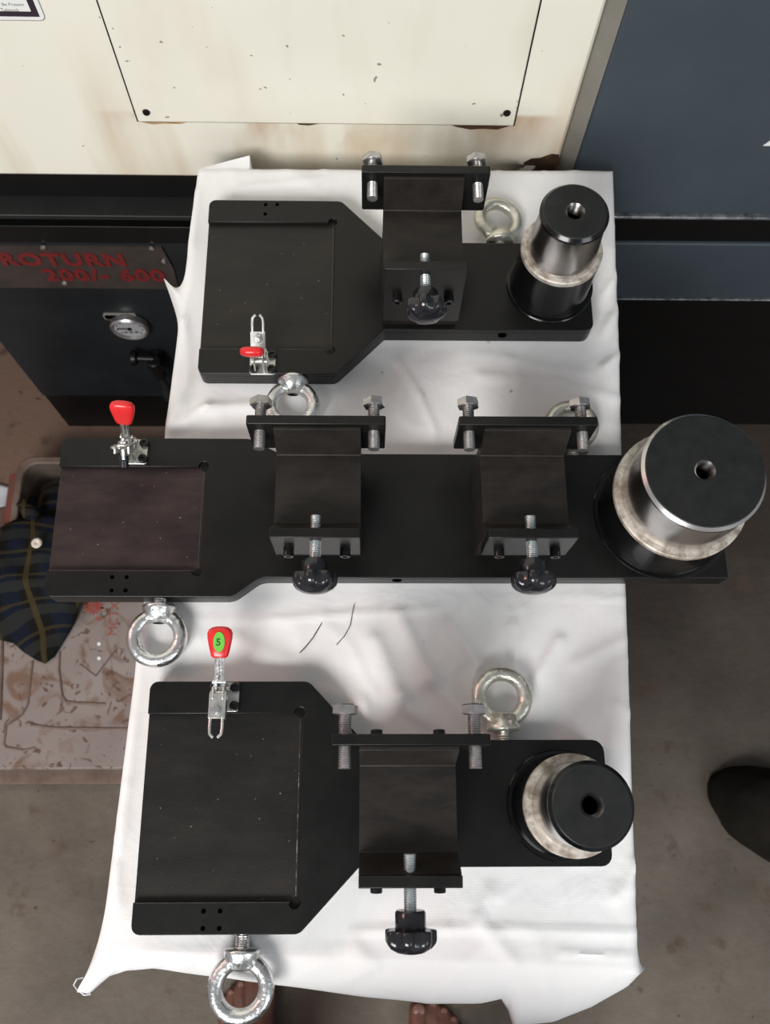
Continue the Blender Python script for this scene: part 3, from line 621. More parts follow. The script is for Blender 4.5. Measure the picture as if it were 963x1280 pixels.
def bracket(root, xc_, yf, T, zt_, zss, dx=0.0, fh=0.052):
    blk = MB()
    # side profile (y, z) of the saddle block, extruded across x
    prof = [(0.0120, T), (0.0955, T), (0.0955, zt_ + 0.002), (0.0925, zt_ + 0.002), (0.0835, zt_ - 0.031), (0.0828, zt_ - 0.0315),
            (0.0222, zt_ - 0.0315), (0.0215, zt_ - 0.031), (0.0090, zt_ - 0.0055), (0.0085, zt_ - 0.0055), (0.0085, zt_ - fh + 0.004), (0.0120, zt_ - fh + 0.004)]
    blk.prism(prof, -0.0363, 0.0363, 0, xf=lambda v: (xc_ + v[2], yf + v[0], v[1]))
    B = blk.build('saddle_block', M_OXB, root, bevel=0.0006, smooth=30)
    b = MB(); b.box(xc_ - 0.0363, xc_ + 0.0363, yf, yf + 0.0083, zt_ - fh, zt_); b.build('front_plate', M_OX, B, bevel=0.0007)
    zr = zt_ + 0.006
    b = MB(); b.prism(rounded([(xc_ - 0.0578 + dx, zr - 0.053), (xc_ + 0.0578 + dx, zr - 0.053), (xc_ + 0.0578 + dx, zr), (xc_ - 0.0578 + dx, zr)], [0.002] * 4), 0.0957, 0.1037, 0, xf=lambda v: (v[0], yf + v[2], v[1]))
    b.build('rear_plate', M_OX, B, bevel=0.0006)
    for sx in (-1, 1):
        hex_bolt(B, xc_ + dx + sx * 0.048, zt_ - 0.0105, yf + 0.080, yf + 0.1037, yf + 0.1195)
        socket_screw(B, xc_ + sx * 0.0235, yf, zss, -1)
        socket_screw(B, xc_ + sx * 0.0235, yf + 0.1037, zt_ - 0.020, 1, 0.005)
    zs = zt_ - 0.0115
    b = MB(); b.thread((xc_, yf + 0.022, zs), (xc_, yf - 0.0175, zs), 0.0046, 0.0016); b.build('clamp_screw', M_SCREW, B, smooth=25)
    k = MB()
    k.lathe([(0, 0.0150), (0.0098, 0.0150), (0.0108, 0.0165), (0.0108, 0.0270), (0.0102, 0.0290), (0, 0.0290)], 28, (xc_, yf, zs), (0, -1, 0))
    n_ = 84; rows = [(0.86, 0.0272, 1.0), (0.97, 0.0275, 1.0), (1.0, 0.0285, 1.0), (1.0, 0.0340, 1.0), (0.97, 0.0362, 0.8), (0.86, 0.0390, 0.4), (0.62, 0.0415, 0.1), (0.32, 0.0427, 0.0)]
    vs_ = []
    for sc, h, lob in rows:
        for q in range(n_):
            a = 2 * PI * q / n_; rad = (0.0168 + 0.0016 * math.tanh(2.4 * math.cos(7 * a + 0.4)) * lob) * sc
            vs_.append((xc_ + math.cos(a) * rad, yf - h, zs + math.sin(a) * rad))
    vs_.append((xc_, yf - 0.0430, zs)); vs_.append((xc_, yf - 0.0275, zs))
    fs_ = [(r * n_ + i, r * n_ + (i + 1) % n_, (r + 1) * n_ + (i + 1) % n_, (r + 1) * n_ + i) for r in range(len(rows) - 1) for i in range(n_)]
    fs_ += [((len(rows) - 1) * n_ + i, (len(rows) - 1) * n_ + (i + 1) % n_, len(vs_) - 2) for i in range(n_)] + [((i + 1) % n_, i, len(vs_) - 1) for i in range(n_)]
    k.add(vs_, fs_); tag(k.build('star_knob', M_KNOB, B, smooth=40), 'glossy black six-lobed star knob')
    return B

def eye_bolt(root, x, y_edge, T, d, off, m=None, tilt=0.0, roll=0.0):
    """d = -1 sticks out of the front edge, +1 out of the rear edge"""
    m = m or M_ZINC; z = 0.0120; R, r = 0.0204, 0.0064
    yc = off                                             # ring centre, measured outwards from the edge
    b = MB()
    b.thread((0, -0.001, 0), (0, yc - 0.0285, 0), 0.0058, 0.0016)
    b.lathe([(0, yc - 0.0295), (0.0140, yc - 0.0290), (0.0152, yc - 0.0275), (0.0148, yc - 0.0255), (0.0118, yc - 0.0155), (0.006, yc - 0.013)], 28, (0, 0, 0), 'y')
    b.torus((0, yc, 0), R, r, 'z', 56, 16)
    M = Matrix.Translation((x, y_edge, z)) @ Matrix.Diagonal((1, d, 1, 1)) @ Matrix.Rotation(roll, 4, 'Y')
    b.xf(M); return b.build('eye_bolt', m, root, smooth=50)

def toggle_clamp(root, x, y, T, d, h_el, a_el, sticker=False, hx=0.0):
    """d: +1 the clamping arm points to +y (into the plate), -1 to -y"""
    F = Matrix.Translation((x, y, T)) @ Matrix.Diagonal((1, d, 1, 1))
    b = MB()
    b.prism(rounded([(-0.0125, -0.0125), (0.0125, -0.0125), (0.0125, 0.0125), (-0.0125, 0.0125)], [0.0025] * 4), 0.0, 0.0018)
    for sx in (-1, 1):                                     # upright cheeks
        b.prism([(-0.011, 0.0018), (0.011, 0.0018), (0.0115, 0.012), (0.004, 0.026), (-0.006, 0.024), (-0.011, 0.010)], 0, 0.0016,
                xf=lambda v, sx=sx: (-0.002 + sx * 0.0042 + (v[2] - 0.0008), v[0], v[1]))
    b.cyl((-0.009, 0.003, 0.020), (0.006, 0.003, 0.020), 0.0022); b.cyl((-0.009, -0.005, 0.014), (0.006, -0.005, 0.014), 0.0022)
    b.xf(F); C_ = b.build('toggle_clamp', M_CLAMP, root, bevel=0.0004)
    for hx_ in (-0.0082, 0.0082):
        for hy in (-0.0078, 0.0078):
            s = MB(); s.lathe([(0.0006, 0.0018), (0.0043, 0.0018), (0.0043, 0.0052), (0.0037, 0.0056), (0.0022, 0.0056), (0.002, 0.0035), (0, 0.0034)], 14); s.xf(F @ Matrix.Translation((hx_ + 0.001 * (hx_ > 0), hy, 0)))
            s.build('mounting_screw', M_SOCK, C_)
    # handle: two links, then a flat vinyl grip; built along +y', then swung about x
    H = F @ Matrix.Translation((-0.002, -0.001, 0.018)) @ Matrix.Rotation(PI - h_el, 4, 'X') @ Matrix.Rotation(hx, 4, 'Z')
    H = F @ Matrix.Translation((-0.002, -0.001, 0.018)) @ Matrix.Rotation(-h_el, 4, 'X') @ Matrix.Rotation(PI + hx, 4, 'Z') @ Matrix.Diagonal((1, 1, 1, 1))
    b = MB()
    for sx in (-1, 1):
        b.tube([(sx * 0.0034, -0.004, 0), (sx * 0.0034, 0.008, 0), (sx * 0.0022, 0.016, 0), (sx * 0.0023, 0.040, 0)], 0.0021, 8)
    b.cyl((-0.0062, 0.0, 0), (0.0062, 0.0, 0), 0.0024); b.cyl((-0.0055, 0.010, 0), (0.0055, 0.010, 0), 0.002)
    b.xf(H); b.build('handle_link', M_ZINC, C_)
    g = MB(); rows = []
    for yy, w, th in ((0.0300, 0.0058, 0.0034), (0.0315, 0.0072, 0.0042), (0.036, 0.0085, 0.0045), (0.046, 0.0105, 0.0047), (0.0505, 0.0108, 0.0046), (0.0535, 0.0095, 0.0040), (0.0555, 0.0065, 0.0028), (0.0562, 0.003, 0.0012)):
        rows.append([(w * math.copysign(abs(math.cos(a)) ** 0.6, math.cos(a)), yy, th * math.copysign(abs(math.sin(a)) ** 0.75, math.sin(a))) for a in [2 * PI * q / 24 for q in range(24)]])
    vs_ = [p for r_ in rows for p in r_]; n_ = 24
    fs_ = [(r * n_ + i, r * n_ + (i + 1) % n_, (r + 1) * n_ + (i + 1) % n_, (r + 1) * n_ + i) for r in range(len(rows) - 1) for i in range(n_)]
    fs_ += [tuple(reversed(range(n_))), tuple(range((len(rows) - 1) * n_, len(rows) * n_))]
    g.add(vs_, fs_); g.xf(H); tag(g.build('grip', M_RED, C_, smooth=60), 'red vinyl grip')
    if sticker:
        up = 1
        s = MB(); s.prism([(0.0048 * math.cos(2 * PI * q / 24), 0.0435 + 0.0085 * math.sin(2 * PI * q / 24)) for q in range(24)], 0.0040, 0.0052); s.xf(H @ Matrix.Diagonal((1, 1, up, 1)))
        tag(s.build('oval_sticker', M_GREEN, C_), 'green oval sticker')
        text_mesh('sticker_print', '5', 0.0085, M_INK, C_, H @ Matrix.Translation((0.0026, 0.0405, 0.0053)) @ Matrix.Diagonal((-1, 1, 1, 1)), 0.0001, 1.0, 0.0002)
    # clamping arm: flat bar ending in an open fork, with a spindle bolt
    A = F @ Matrix.Translation((-0.002, 0.004, 0.021)) @ Matrix.Rotation(a_el, 4, 'X')
    b = MB()
    b.box(-0.0062, 0.0062, -0.004, 0.0165, 0.0022, 0.0042)
    for sx in (-1, 1): b.box(sx * 0.0062 - 0.0008, sx * 0.0062 + 0.0008, -0.005, 0.0165, -0.004, 0.0042)
    for sx in (-1, 1):
        b.tube([(sx * 0.0050, 0.015, 0.003), (sx * 0.0052, 0.024, 0.003), (sx * 0.0047, 0.029, 0.003), (sx * 0.0018, 0.032, 0.003)], 0.0015, 8)
    b.xf(A); b.build('clamp_arm', M_CLAMP, C_, bevel=0.0003)
    b = MB(); b.hexa((0, 0.010, 0.0042), (0, 0.010, 0.0072), 0.0042); b.cyl((0, 0.010, -0.012), (0, 0.010, 0.0095), 0.0022)
    b.xf(A); b.build('spindle_bolt', M_ZINC, C_)
    b = MB(); b.cyl((0, 0.010, -0.017), (0, 0.010, -0.010), 0.0042, ch=0.0006); b.xf(A); b.build('rubber_tip', M_KNOB, C_)
    return C_

T = 0.0225
outA = [(0, -0.0495), (0.1340, -0.0495), (0.1815, 0.0), (0.390, 0.0), (0.390, 0.1010), (0.184, 0.1010), (0.1370, 0.1505), (0, 0.1505)]
radA = [0.007, 0.010, 0.004, 0.009, 0.010, 0.004, 0.010, 0.007]
def fixture(name, loc, label, outline, rad, pk, mpk, holes, side, mand, brs, eyes, clamp):
    r = empty(name, loc, label, 'fixture', 'black steel fixtures laid out on the white cloth')
    base_plate(r, outline, rad, T, pk, mpk, holes, side)
    mandrel(r, *mand)
    for b_ in brs: bracket(r, *b_)
    for e in eyes: eye_bolt(r, *e)
    toggle_clamp(r, *clamp)
    return r
# rear fixture
OA = Vector((-0.1665, 0.4450, ZB))
fixture('workholding_fixture', OA, 'black steel fixture nearest the machine, handle pointing up at its front edge', outA, radA,
        (-0.0225, 0.1235, 0.1285, 0.0045), M_PKA, [(0.0585, 0.1450), (0.0705, 0.1452), (0.0585, 0.1335)], [(0.3, 0.0)],
        (0.3485, 0.0515, T, 0.0284, 0.0325, 0.0385, 0.0438, 0.0855, 0.1410, M_GLOSS),
        [(0.2155, -0.0065, T, 0.1370, 0.0930, 0.0015, 0.087)],
        [(0.3020, 0.1010, T, 1, 0.0350, M_ZINCY, 0, 0.18), (0.0920, -0.0495, T, -1, 0.0290, None, 0, 0.05)],
        (0.0630, -0.0385, T, 1, math.radians(66), math.radians(28)))
# front fixture
OC = Vector((-0.1885, -0.0505, ZB))
fixture('workholding_fixture', OC, 'black steel fixture at the front of the table with green stickered red handle', outA, radA,
        (-0.0255, 0.1230, 0.1300, 0.0045), M_PKC, [(0.0570, -0.0320), (0.0702, -0.0320), (0.0572, -0.0448), (0.0702, -0.0448)], [],
        (0.3490, 0.0480, T, 0.0286, 0.0318, 0.0390, 0.0448, 0.0755, 0.1355, M_GLOSS),
        [(0.2185, -0.0062, T, 0.1365, 0.0920, 0.0010, 0.087)],
        [(0.3060, 0.1010, T, 1, 0.0370, M_ZINCY, 0, -0.05), (0.0880, -0.0495, T, -1, 0.0400, None, 0, 0.0)],
        (0.0650, 0.1370, T, -1, math.radians(14), math.radians(4), True, 0.0))
# middle fixture, longer
outB = [(0, -0.0180), (0.1670, -0.0180), (0.1910, 0.0), (0.616, 0.0), (0.616, 0.1200), (0.205, 0.1200), (0.1765, 0.1350), (0, 0.1350)]
radB = [0.007, 0.018, 0.018, 0.001, 0.010, 0.018, 0.018, 0.007]
OB = Vector((-0.2890, 0.1925, ZB))
fixture('workholding_fixture', OB, 'long black steel fixture in the middle with two brackets and the largest spigot', outB, radB,
        (0.0065, 0.1060, 0.1345, 0.0045), M_PKB, [(0.0592, 0.0000), (0.0721, 0.0000), (0.0597, -0.0122), (0.0722, -0.0122)], [(0.315, 0.0), (0.440, 0.0)],
        (0.5610, 0.0620, T, 0.0484, 0.0517, 0.0584, 0.0640, 0.0775, 0.1345, M_STEEL),
        [(0.2460, 0.0083, T, 0.1215, 0.0880, -0.0008), (0.4215, 0.0083, T, 0.1215, 0.0880, 0.0)],
        [(0.4850, 0.1200, T, 1, 0.0340, M_ZINCY, 0, -0.15), (0.1010, -0.0180, T, -1, 0.0345, None, 0, 0.06)],
        (0.0690, 0.1205, T, -1, math.radians(72), math.radians(62), False, 0.12))

# ------------------------------------------------------------------ things on the floor, left
ZL = 0.055
case = empty('tool_case', (-0.55, 0.05, 0), 'scuffed grey open tool case with red edges on the floor left of table', 'case')
def cs(o): o.location = (0.55, -0.05, 0); return o
M_CASE = bpy.data.materials.new('scuffed_grey_plastic'); M_CASE.use_nodes = True
nt = M_CASE.node_tree; P = nt.nodes['Principled BSDF']; tc = nt.nodes.new('ShaderNodeTexCoord')
def nz_(s, d=6, dist=0.0):
    n = nt.nodes.new('ShaderNodeTexNoise'); n.inputs['Scale'].default_value = s; n.inputs['Detail'].default_value = d; n.inputs['Distortion'].default_value = dist; nt.links.new(tc.outputs['Object'], n.inputs['Vector']); return n.outputs['Fac']
def rp_(f, a, b_):
    r = nt.nodes.new('ShaderNodeValToRGB'); r.color_ramp.elements[0].position = a; r.color_ramp.elements[1].position = b_; nt.links.new(f, r.inputs[0]); return r.outputs[0]
cc = mixer(nt, rp_(nz_(7), 0.35, 0.65), (0.20, 0.165, 0.15), (0.255, 0.22, 0.205))
cc = mixer(nt, rp_(nz_(16, 6, 1.5), 0.52, 0.66), cc, (0.15, 0.090, 0.060))
cc = mixer(nt, rp_(nz_(38, 4, 2.0), 0.60, 0.66), cc, (0.09, 0.05, 0.035))
nt.links.new(cc, P.inputs['Base Color']); P.inputs['Roughness'].default_value = 0.5
M_CASER = mat('red_plastic_edge', (0.20, 0.030, 0.022), 0.5, 0, 30, (0.11, 0.05, 0.035))
M_CASEB = mat('dusty_brown_rim', (0.10, 0.062, 0.045), 0.6, 0, 30, (0.17, 0.12, 0.095))
M_CASEI = mat('dusty_case_inside', (0.07, 0.052, 0.040), 0.7, 0, 14, (0.15, 0.115, 0.09))
# lid lying open, front half
fl = on_z(-60, 962, ZL); fr = on_z(300, 962, ZL); hy = on_z(60, 738, ZL).y
xL_ = -0.80; xR_ = -0.22
b = MB(); b.prism(rounded([(xL_, fl.y), (xR_, fl.y), (xR_, hy), (xL_, hy)], [0.02, 0.02, 0.005, 0.005]), 0.004, ZL)
lid = cs(b.build('lid', M_CASE, case, bevel=0.003))
yb = on_z(60, 978, 0.02).y
b = MB(); b.prism(rounded([(xL_ - 0.01, yb - 0.003), (xR_ + 0.01, yb - 0.003), (xR_ + 0.01, fl.y + 0.01), (xL_ - 0.01, fl.y + 0.01)], [0.01, 0.01, 0.002, 0.002]), 0.0, 0.026)
cs(b.build('lid_rim', M_CASEB, case, bevel=0.004))
# moulded ribs on the lid
def rib(pts, w=0.0022):
    d = MB(); d.tube([Vector((q.x, q.y, ZL)) for q in [on_z(px_, py_, ZL) for px_, py_ in pts]], w, 8); d.build('moulded_rib', M_CASEB, lid)
rib([(41, 826), (38, 850), (35, 880), (28, 893), (8, 907), (5, 930), (8, 934)]); rib([(38, 906), (70, 910), (150, 911), (230, 912)]); rib([(82, 877), (100, 879), (132, 880)])
rib([(75, 815), (74, 835), (78, 870), (84, 878)]); rib([(8, 934), (30, 938), (44, 935)], 0.002); rib([(3, 800), (2, 850), (0, 900)], 0.003)
rib([(100, 830), (120, 845), (145, 812)], 0.0015)
# red lettering running up the lid and a red splash logo beside it
M_REDP = mat('worn_red_print', (0.30, 0.035, 0.025), 0.6, 0, 120, (0.24, 0.09, 0.07))
p = on_z(142, 795, ZL); q = on_z(142, 757, ZL)
text_mesh('lettering', 'MCTX', 0.0215, M_REDP, lid, Matrix.Translation((p.x + 0.0045, p.y, ZL + 0.0003)) @ Matrix.Rotation(PI / 2, 4, 'Z'), 0.0003, 1.0, 0.0)
p = on_z(118, 758, ZL); d = MB(); pts = []
for k in range(28):
    a = 2 * PI * k / 28; rr_ = 0.017 * (1.0 if k % 2 else 0.55 + 0.25 * random.random()); pts.append((p.x + rr_ * math.cos(a) * 1.1, p.y + rr_ * math.sin(a)))
d.prism(pts, ZL + 0.0001, ZL + 0.0006); d.build('splash_mark', M_REDP, lid, smooth=0)
for k in ((123, 773, .004), (108, 752, .004), (128, 760, .003)):
    q = on_z(k[0], k[1], ZL); d = MB(); d.cyl((q.x, q.y, ZL), (q.x, q.y, ZL + 0.0006), k[2], seg=10); d.build('splash_dot', M_REDP, lid)
for k in ((124, 805), (124, 823)):
    q = on_z(*k, ZL); d = MB(); d.cyl((q.x, q.y, ZL), (q.x, q.y, ZL + 0.0015), 0.003, seg=10); d.build('white_speck', M_WHITE, lid)
# base half: open box with thick rim
ZR = 0.10
o0 = on_z(22, 570, ZR); o1x = xR_; ys = hy + 0.01
xo = o0.x
outer = rounded([(xo, ys), (o1x, ys), (o1x, o0.y), (xo, o0.y)], [0.01, 0.01, 0.03, 0.03], 5)
inner = rounded([(xo + 0.013, ys + 0.012), (o1x - 0.012, ys + 0.012), (o1x - 0.012, o0.y - 0.014), (xo + 0.013, o0.y - 0.014)], [0.01, 0.01, 0.025, 0.025], 5)
n_ = len(outer); d = MB()
vs_ = [(x_, y_, 0.0) for x_, y_ in outer] + [(x_, y_, ZR) for x_, y_ in outer] + [(x_, y_, ZR) for x_, y_ in inner] + [(x_, y_, 0.012) for x_, y_ in inner]
fs_ = [(i, (i + 1) % n_, n_ + (i + 1) % n_, n_ + i) for i in range(n_)] + [(n_ + i, n_ + (i + 1) % n_, 2 * n_ + (i + 1) % n_, 2 * n_ + i) for i in range(n_)] + [(2 * n_ + i, 2 * n_ + (i + 1) % n_, 3 * n_ + (i + 1) % n_, 3 * n_ + i) for i in range(n_)]
fs_ += [tuple(reversed(range(n_))), tuple(range(3 * n_, 4 * n_))]
d.add(vs_, fs_, [1 if k < n_ else (1 if k < 2 * n_ else 0) for k in range(3 * n_)] + [1, 0]); tray = cs(d.build('case_base', [M_CASEI, M_CASEB], case, bevel=0.003))
d = MB(); d.box(xo - 0.015, xo - 0.001, ys, o0.y - 0.03, 0.0, ZR - 0.012); d.build('red_side_strip', M_CASER, tray, bevel=0.002)
d = MB(); d.box(xo + 0.02, o1x - 0.02, ys + 0.05, ys + 0.062, 0.012, 0.06); d.build('divider', M_CASEB, tray, bevel=0.002)

# checked shirt thrown over the case
def plaid():
    m = bpy.data.materials.new('dark_checked_cloth'); m.use_nodes = True; nt = m.node_tree; P = nt.nodes['Principled BSDF']
    uv = nt.nodes.new('ShaderNodeUVMap'); sx = nt.nodes.new('ShaderNodeSeparateXYZ'); nt.links.new(uv.outputs[0], sx.inputs[0])
    def stripe(out, freq, lo, hi, ph=0.0):
        a = nt.nodes.new('ShaderNodeMath'); a.operation = 'MULTIPLY_ADD'; a.inputs[1].default_value = freq; a.inputs[2].default_value = ph; nt.links.new(out, a.inputs[0])
        f = nt.nodes.new('ShaderNodeMath'); f.operation = 'FRACT'; nt.links.new(a.outputs[0], f.inputs[0])
        g_ = nt.nodes.new('ShaderNodeMath'); g_.operation = 'GREATER_THAN'; g_.inputs[1].default_value = lo; nt.links.new(f.outputs[0], g_.inputs[0])
        l = nt.nodes.new('ShaderNodeMath'); l.operation = 'LESS_THAN'; l.inputs[1].default_value = hi; nt.links.new(f.outputs[0], l.inputs[0])
        q = nt.nodes.new('ShaderNodeMath'); q.operation = 'MULTIPLY'; nt.links.new(g_.outputs[0], q.inputs[0]); nt.links.new(l.outputs[0], q.inputs[1])
        h = nt.nodes.new('ShaderNodeMath'); h.operation = 'MULTIPLY'; h.inputs[1].default_value = 0.7; nt.links.new(q.outputs[0], h.inputs[0]); return h.outputs[0]
    c = mixer(nt, stripe(sx.outputs['X'], 3, 0.0, 0.45), (0.0075, 0.008, 0.0075), (0.008, 0.012, 0.024))
    c = mixer(nt, stripe(sx.outputs['Y'], 4, 0.1, 0.45), c, (0.024, 0.025, 0.022))
    c = mixer(nt, stripe(sx.outputs['X'], 3, 0.62, 0.76), c, (0.055, 0.041, 0.016))
    c = mixer(nt, stripe(sx.outputs['Y'], 4, 0.62, 0.72), c, (0.040, 0.031, 0.015))
    nt.links.new(c, P.inputs['Base Color']); P.inputs['Roughness'].default_value = 0.95; P.inputs['Specular IOR Level'].default_value = 0.1
    return m
M_PLAID = plaid()
def cloth_blob(name, outline_px, zbase, zamp, parent, seed=0, over=False):
    """crumpled cloth filling an outline; z is a rumpled surface that falls to the support at the hem"""
    P2 = [on_z(px_, py_, zbase) for px_, py_ in outline_px]
    c0 = sum(P2, Vector()) / len(P2); vs_ = [Vector((c0.x, c0.y, 0))]; uvs = []
    nb = len(P2) * 6; ringpts = []
    for k in range(nb):
        a = k / 6; i = int(a); f = a - i; ringpts.append(P2[i].lerp(P2[(i + 1) % len(P2)], f))
    R_ = 16; vs_ = [Vector((c0.x, c0.y, 0))]; fs_ = []
    for r in range(1, R_ + 1):
        for k in range(nb): vs_.append(c0.lerp(ringpts[k], r / R_))
    ex = []
    for i_, v_ in enumerate(vs_):
        rr_ = 0 if i_ == 0 else ((i_ - 1) // nb + 1) / R_
        q = Vector((v_.x * 11 + seed, v_.y * 11, seed * 1.7))
        z = zbase + zamp * (0.35 + 0.5 * abs(noise.noise(q)) + 0.25 * noise.noise(q * 2.6)) * (1 - rr_ ** 6) + 0.002
        if over:                                       # lies over the rim of the case base, then falls onto the lid
            q_ = max(0.0, min(1.0, (hy + 0.005 - v_.y) / 0.07)); sup = 0.104 * (1 - q_) + 0.0575 * q_; z = sup + (z - zbase)
            vs_[i_] = Vector((v_.x, v_.y, z)); continue
        vs_[i_] = Vector((v_.x, v_.y, max(z, zbase + 0.001)))
    fs_ += [(0, 1 + k, 1 + (k + 1) % nb) for k in range(nb)]
    for r in range(R_ - 1): fs_ += [(1 + r * nb + k, 1 + (r + 1) * nb + k, 1 + (r + 1) * nb + (k + 1) % nb, 1 + r * nb + (k + 1) % nb) for k in range(nb)]
    d = MB(); d.add(vs_, fs_); o = d.build(name, M_PLAID, parent, smooth=80)
    uvl = o.data.uv_layers.new(name='UVMap')
    for li, lp in enumerate(o.data.loops):
        v_ = o.data.vertices[lp.vertex_index].co; a = 0.10
        uvl.data[li].uv = ((v_.x * math.cos(a) + v_.y * math.sin(a)) * 5.2 + 0.12 * noise.noise(v_ * 9), (-v_.x * math.sin(a) + v_.y * math.cos(a)) * 5.2 + 0.16 * noise.noise(v_ * 8 + Vector((5, 1, 2))))
    s = o.modifiers.new('solid', 'SOLIDIFY'); s.thickness = 0.003; s.offset = -1
    return o
sh = cloth_blob('checked_shirt', [(-40, 668), (6, 664), (22, 655), (60, 648), (100, 650), (150, 660), (190, 700), (170, 735), (108, 742), (98, 760), (76, 795), (62, 818), (50, 827), (38, 822), (22, 812), (10, 801), (-6, 797), (-60, 790)], 0.085, 0.030, None, over=True)
tag(sh, 'dark navy and olive checked shirt crumpled over the grey tool case', 'shirt')
sl = cloth_blob('sleeve', [(30, 632), (44, 618), (70, 606), (110, 600), (130, 640), (110, 664), (70, 668), (52, 668), (42, 650)], 0.045, 0.06, sh, seed=3)
d = MB(); pts = [on_z(26, 626, 0.107), on_z(38, 640, 0.100), on_z(50, 662, 0.088), on_z(70, 682, 0.080)]
d.tube(pts, [0.010, 0.015, 0.017, 0.014], 12); o = d.build('cuff', M_PLAID, sh, smooth=60); uvl = o.data.uv_layers.new(name='UVMap')
for li, lp in enumerate(o.data.loops): v_ = o.data.vertices[lp.vertex_index].co; uvl.data[li].uv = (v_.x * 8, v_.y * 8)
p = on_z(46, 679, 0.136); d = MB(); d.lathe([(0, 0.001), (0.002, 0.001), (0.003, 0.003), (0.0065, 0.0036), (0.0088, 0.0015), (0.0086, 0), (0, -0.0005)], 20, p)
tag(d.build('button', mat('pale_button', (0.72, 0.64, 0.56), 0.35), sh), 'pale round button')
# white paper scrap at the left edge
P2 = [on_z(*q, 0.001) for q in ((-30, 600), (4, 603), (14, 610), (10, 634), (-4, 637), (-34, 640))]
d = MB(); G = 8; vs_ = []
for j in range(G + 1):
    for i in range(G + 1):
        a = P2[0].lerp(P2[2], i / G); c_ = P2[5].lerp(P2[3], i / G); v_ = a.lerp(c_, j / G); v_.z = 0.006 + 0.010 * abs(noise.noise(v_ * 30)); vs_.append(v_)
d.add(vs_, [(j * (G + 1) + i, j * (G + 1) + i + 1, (j + 1) * (G + 1) + i + 1, (j + 1) * (G + 1) + i) for j in range(G) for i in range(G)])
pp = d.build('paper_scrap', M_PAPER, None, smooth=60); tag(pp, 'crumpled white paper on the floor left of the tool case', 'paper')
s = pp.modifiers.new('solid', 'SOLIDIFY'); s.thickness = 0.001

# ------------------------------------------------------------------ low dark lump at the right edge of the frame
p = on_z(955, 1030, 0.02); d = MB(); vs_ = []; nu, nv = 40, 16
for j_ in range(nv + 1):
    for i_ in range(nu):
        th_ = 2 * PI * i_ / nu; ph = PI / 2 * j_ / nv; x_ = math.cos(th_) * math.cos(ph); y_ = math.sin(th_) * math.cos(ph)
        n1 = 1 + 0.10 * noise.noise(Vector((x_ * 2, y_ * 2, ph * 2 + 4))) + 0.03 * noise.noise(Vector((x_ * 7, y_ * 7, ph * 5)))
        X_, Y_ = x_ * 0.150 * n1, y_ * 0.075 * n1; a_ = -0.45
        vs_.append((p.x + 0.055 + X_ * math.cos(a_) - Y_ * math.sin(a_), p.y + X_ * math.sin(a_) + Y_ * math.cos(a_), 0.09 * math.sin(ph) * n1))
fs_ = [(j_ * nu + i_, j_ * nu + (i_ + 1) % nu, (j_ + 1) * nu + (i_ + 1) % nu, (j_ + 1) * nu + i_) for j_ in range(nv) for i_ in range(nu)] + [tuple(reversed(range(nu)))]
d.add(vs_, fs_); tag(d.build('lump', M_LUMP, smooth=70), 'dark rumpled sack on the concrete floor at the right edge of the photo', 'lump')

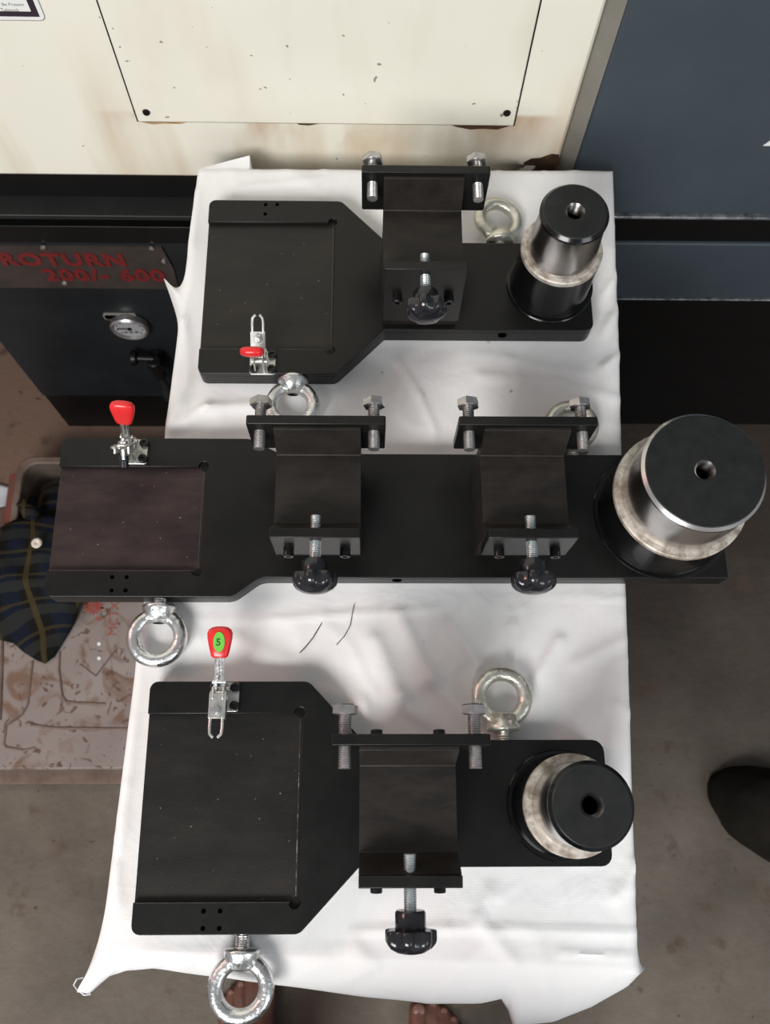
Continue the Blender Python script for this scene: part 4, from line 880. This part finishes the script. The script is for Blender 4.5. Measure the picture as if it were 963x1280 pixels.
# ------------------------------------------------------------------ person standing in front: bare feet and lower legs
per_ = empty('person', (-0.04, -0.42, 0), 'barefoot person in dark trousers standing in front of the table', 'person')
body = MB()
def capsule(a, b_, r0, r1, n=10):
    a = Vector(a); b_ = Vector(b_); L = (b_ - a).length; pr = []
    for k in range(6): t = PI / 2 * k / 5; pr.append((max(0, r0 * math.sin(t)), -r0 * math.cos(t)))
    for k in range(6): t = PI / 2 * k / 5; pr.append((max(0, r1 * math.cos(t)), L + r1 * math.sin(t)))
    body.lathe(pr, 16, a, b_ - a)
def foot(cx, ty, side, yaw):
    """ty: y of the big toe's tip; side: -1 left foot, +1 right foot; big toe is on the inner side"""
    M = Matrix.Translation((cx, ty, 0)) @ Matrix.Rotation(yaw, 4, 'Z')
    nails = []
    inn = -side
    st_ = len(body.v)
    capsule((0, -0.215, 0.034), (inn * 0.004, -0.10, 0.036), 0.033, 0.034)
    capsule((inn * 0.018, -0.16, 0.045), (inn * 0.024, -0.065, 0.021), 0.030, 0.020)
    capsule((inn * 0.004, -0.16, 0.040), (inn * 0.004, -0.070, 0.019), 0.028, 0.018)
    capsule((-inn * 0.012, -0.17, 0.030), (-inn * 0.024, -0.078, 0.016), 0.026, 0.015)
    capsule((-inn * 0.020, -0.17, 0.026), (-inn * 0.036, -0.095, 0.014), 0.022, 0.014)
    toes = [(0.032, 0.0, 0.0150, 0.052), (0.010, 0.004, 0.0098, 0.050), (-0.008, -0.005, 0.0092, 0.048), (-0.024, -0.016, 0.0088, 0.045), (-0.039, -0.030, 0.0092, 0.040)]
    for tx, ty_, r, L in toes:
        capsule((inn * tx * 0.85, ty_ - r - L, r + 0.006), (inn * tx, ty_ - r - L * 0.35, r + 0.005), r * 0.95, r * 0.95)
        capsule((inn * tx, ty_ - r - L * 0.35, r + 0.005), (inn * tx, ty_ - r, r + 0.0005), r * 0.92, r)
        nails.append((M @ Vector((inn * tx, ty_ - r * 0.9, 2 * r - 0.0005)), r))
    capsule((0, -0.20, 0.04), (0, -0.195, 0.10), 0.034, 0.033)
    capsule((0, -0.195, 0.10), (0, -0.20, 0.22), 0.033, 0.044); capsule((0, -0.20, 0.22), (0, -0.205, 0.34), 0.044, 0.052); capsule((0, -0.205, 0.34), (0, -0.19, 0.48), 0.052, 0.054)
    body.v[st_:] = [tuple(M @ Vector(v)) for v in body.v[st_:]]
    return M, nails
lx = on_z(300, 1228, 0.01); rx = on_z(546, 1254, 0.01)
M1, n1 = foot(lx.x + 0.010, lx.y + 0.012, -1, 0.08); M2, n2 = foot(rx.x + 0.004, rx.y + 0.004, 1, -0.10)
hipL = Vector((-0.14, -0.44, 0.86)); hipR = Vector((0.06, -0.44, 0.86))
for M_, hp in ((M1, hipL), (M2, hipR)): capsule(M_ @ Vector((0, -0.19, 0.48)), hp, 0.054, 0.075)
capsule(hipL + Vector((0.03, 0, 0.03)), hipR + Vector((-0.03, 0, 0.03)), 0.095, 0.095)
bo = body.build('body', M_SKIN, per_, smooth=0); bo.location = (0.04, 0.42, 0)
rm = bo.modifiers.new('merge', 'REMESH'); rm.mode = 'VOXEL'; rm.voxel_size = 0.0036; rm.use_smooth_shade = True
sm = bo.modifiers.new('smooth', 'SMOOTH'); sm.iterations = 4; sm.factor = 0.5
for c_, r in n1 + n2:
    d = MB(); d.lathe([(0, 0.0009), (r * 0.45, 0.0006), (r * 0.62, -0.0010), (0, -0.0014)], 12, c_); o = d.build('toenail', M_NAIL, per_); o.location = (0.04, 0.42, 0)
tr = MB()
for M_, hp in ((M1, hipL), (M2, hipR)):
    a = M_ @ Vector((0, -0.20, 0.13)); k_ = M_ @ Vector((0, -0.195, 0.46)); n = 14; pts = [a, a.lerp(k_, 0.33), a.lerp(k_, 0.66), k_, k_.lerp(hp, 0.5), hp + Vector((0, 0, 0.02))]
    tr.tube(pts, [0.075, 0.074, 0.076, 0.080, 0.092, 0.106], 20)
tr.tube([(-0.19, -0.44, 0.90), (-0.12, -0.44, 0.92), (0.04, -0.44, 0.92), (0.11, -0.44, 0.90)], [0.07, 0.115, 0.115, 0.07], 18)
o = tr.build('trousers', M_TROUSER, per_, smooth=60); o.location = (0.04, 0.42, 0)
rm = o.modifiers.new('merge', 'REMESH'); rm.mode = 'VOXEL'; rm.voxel_size = 0.012; rm.use_smooth_shade = True
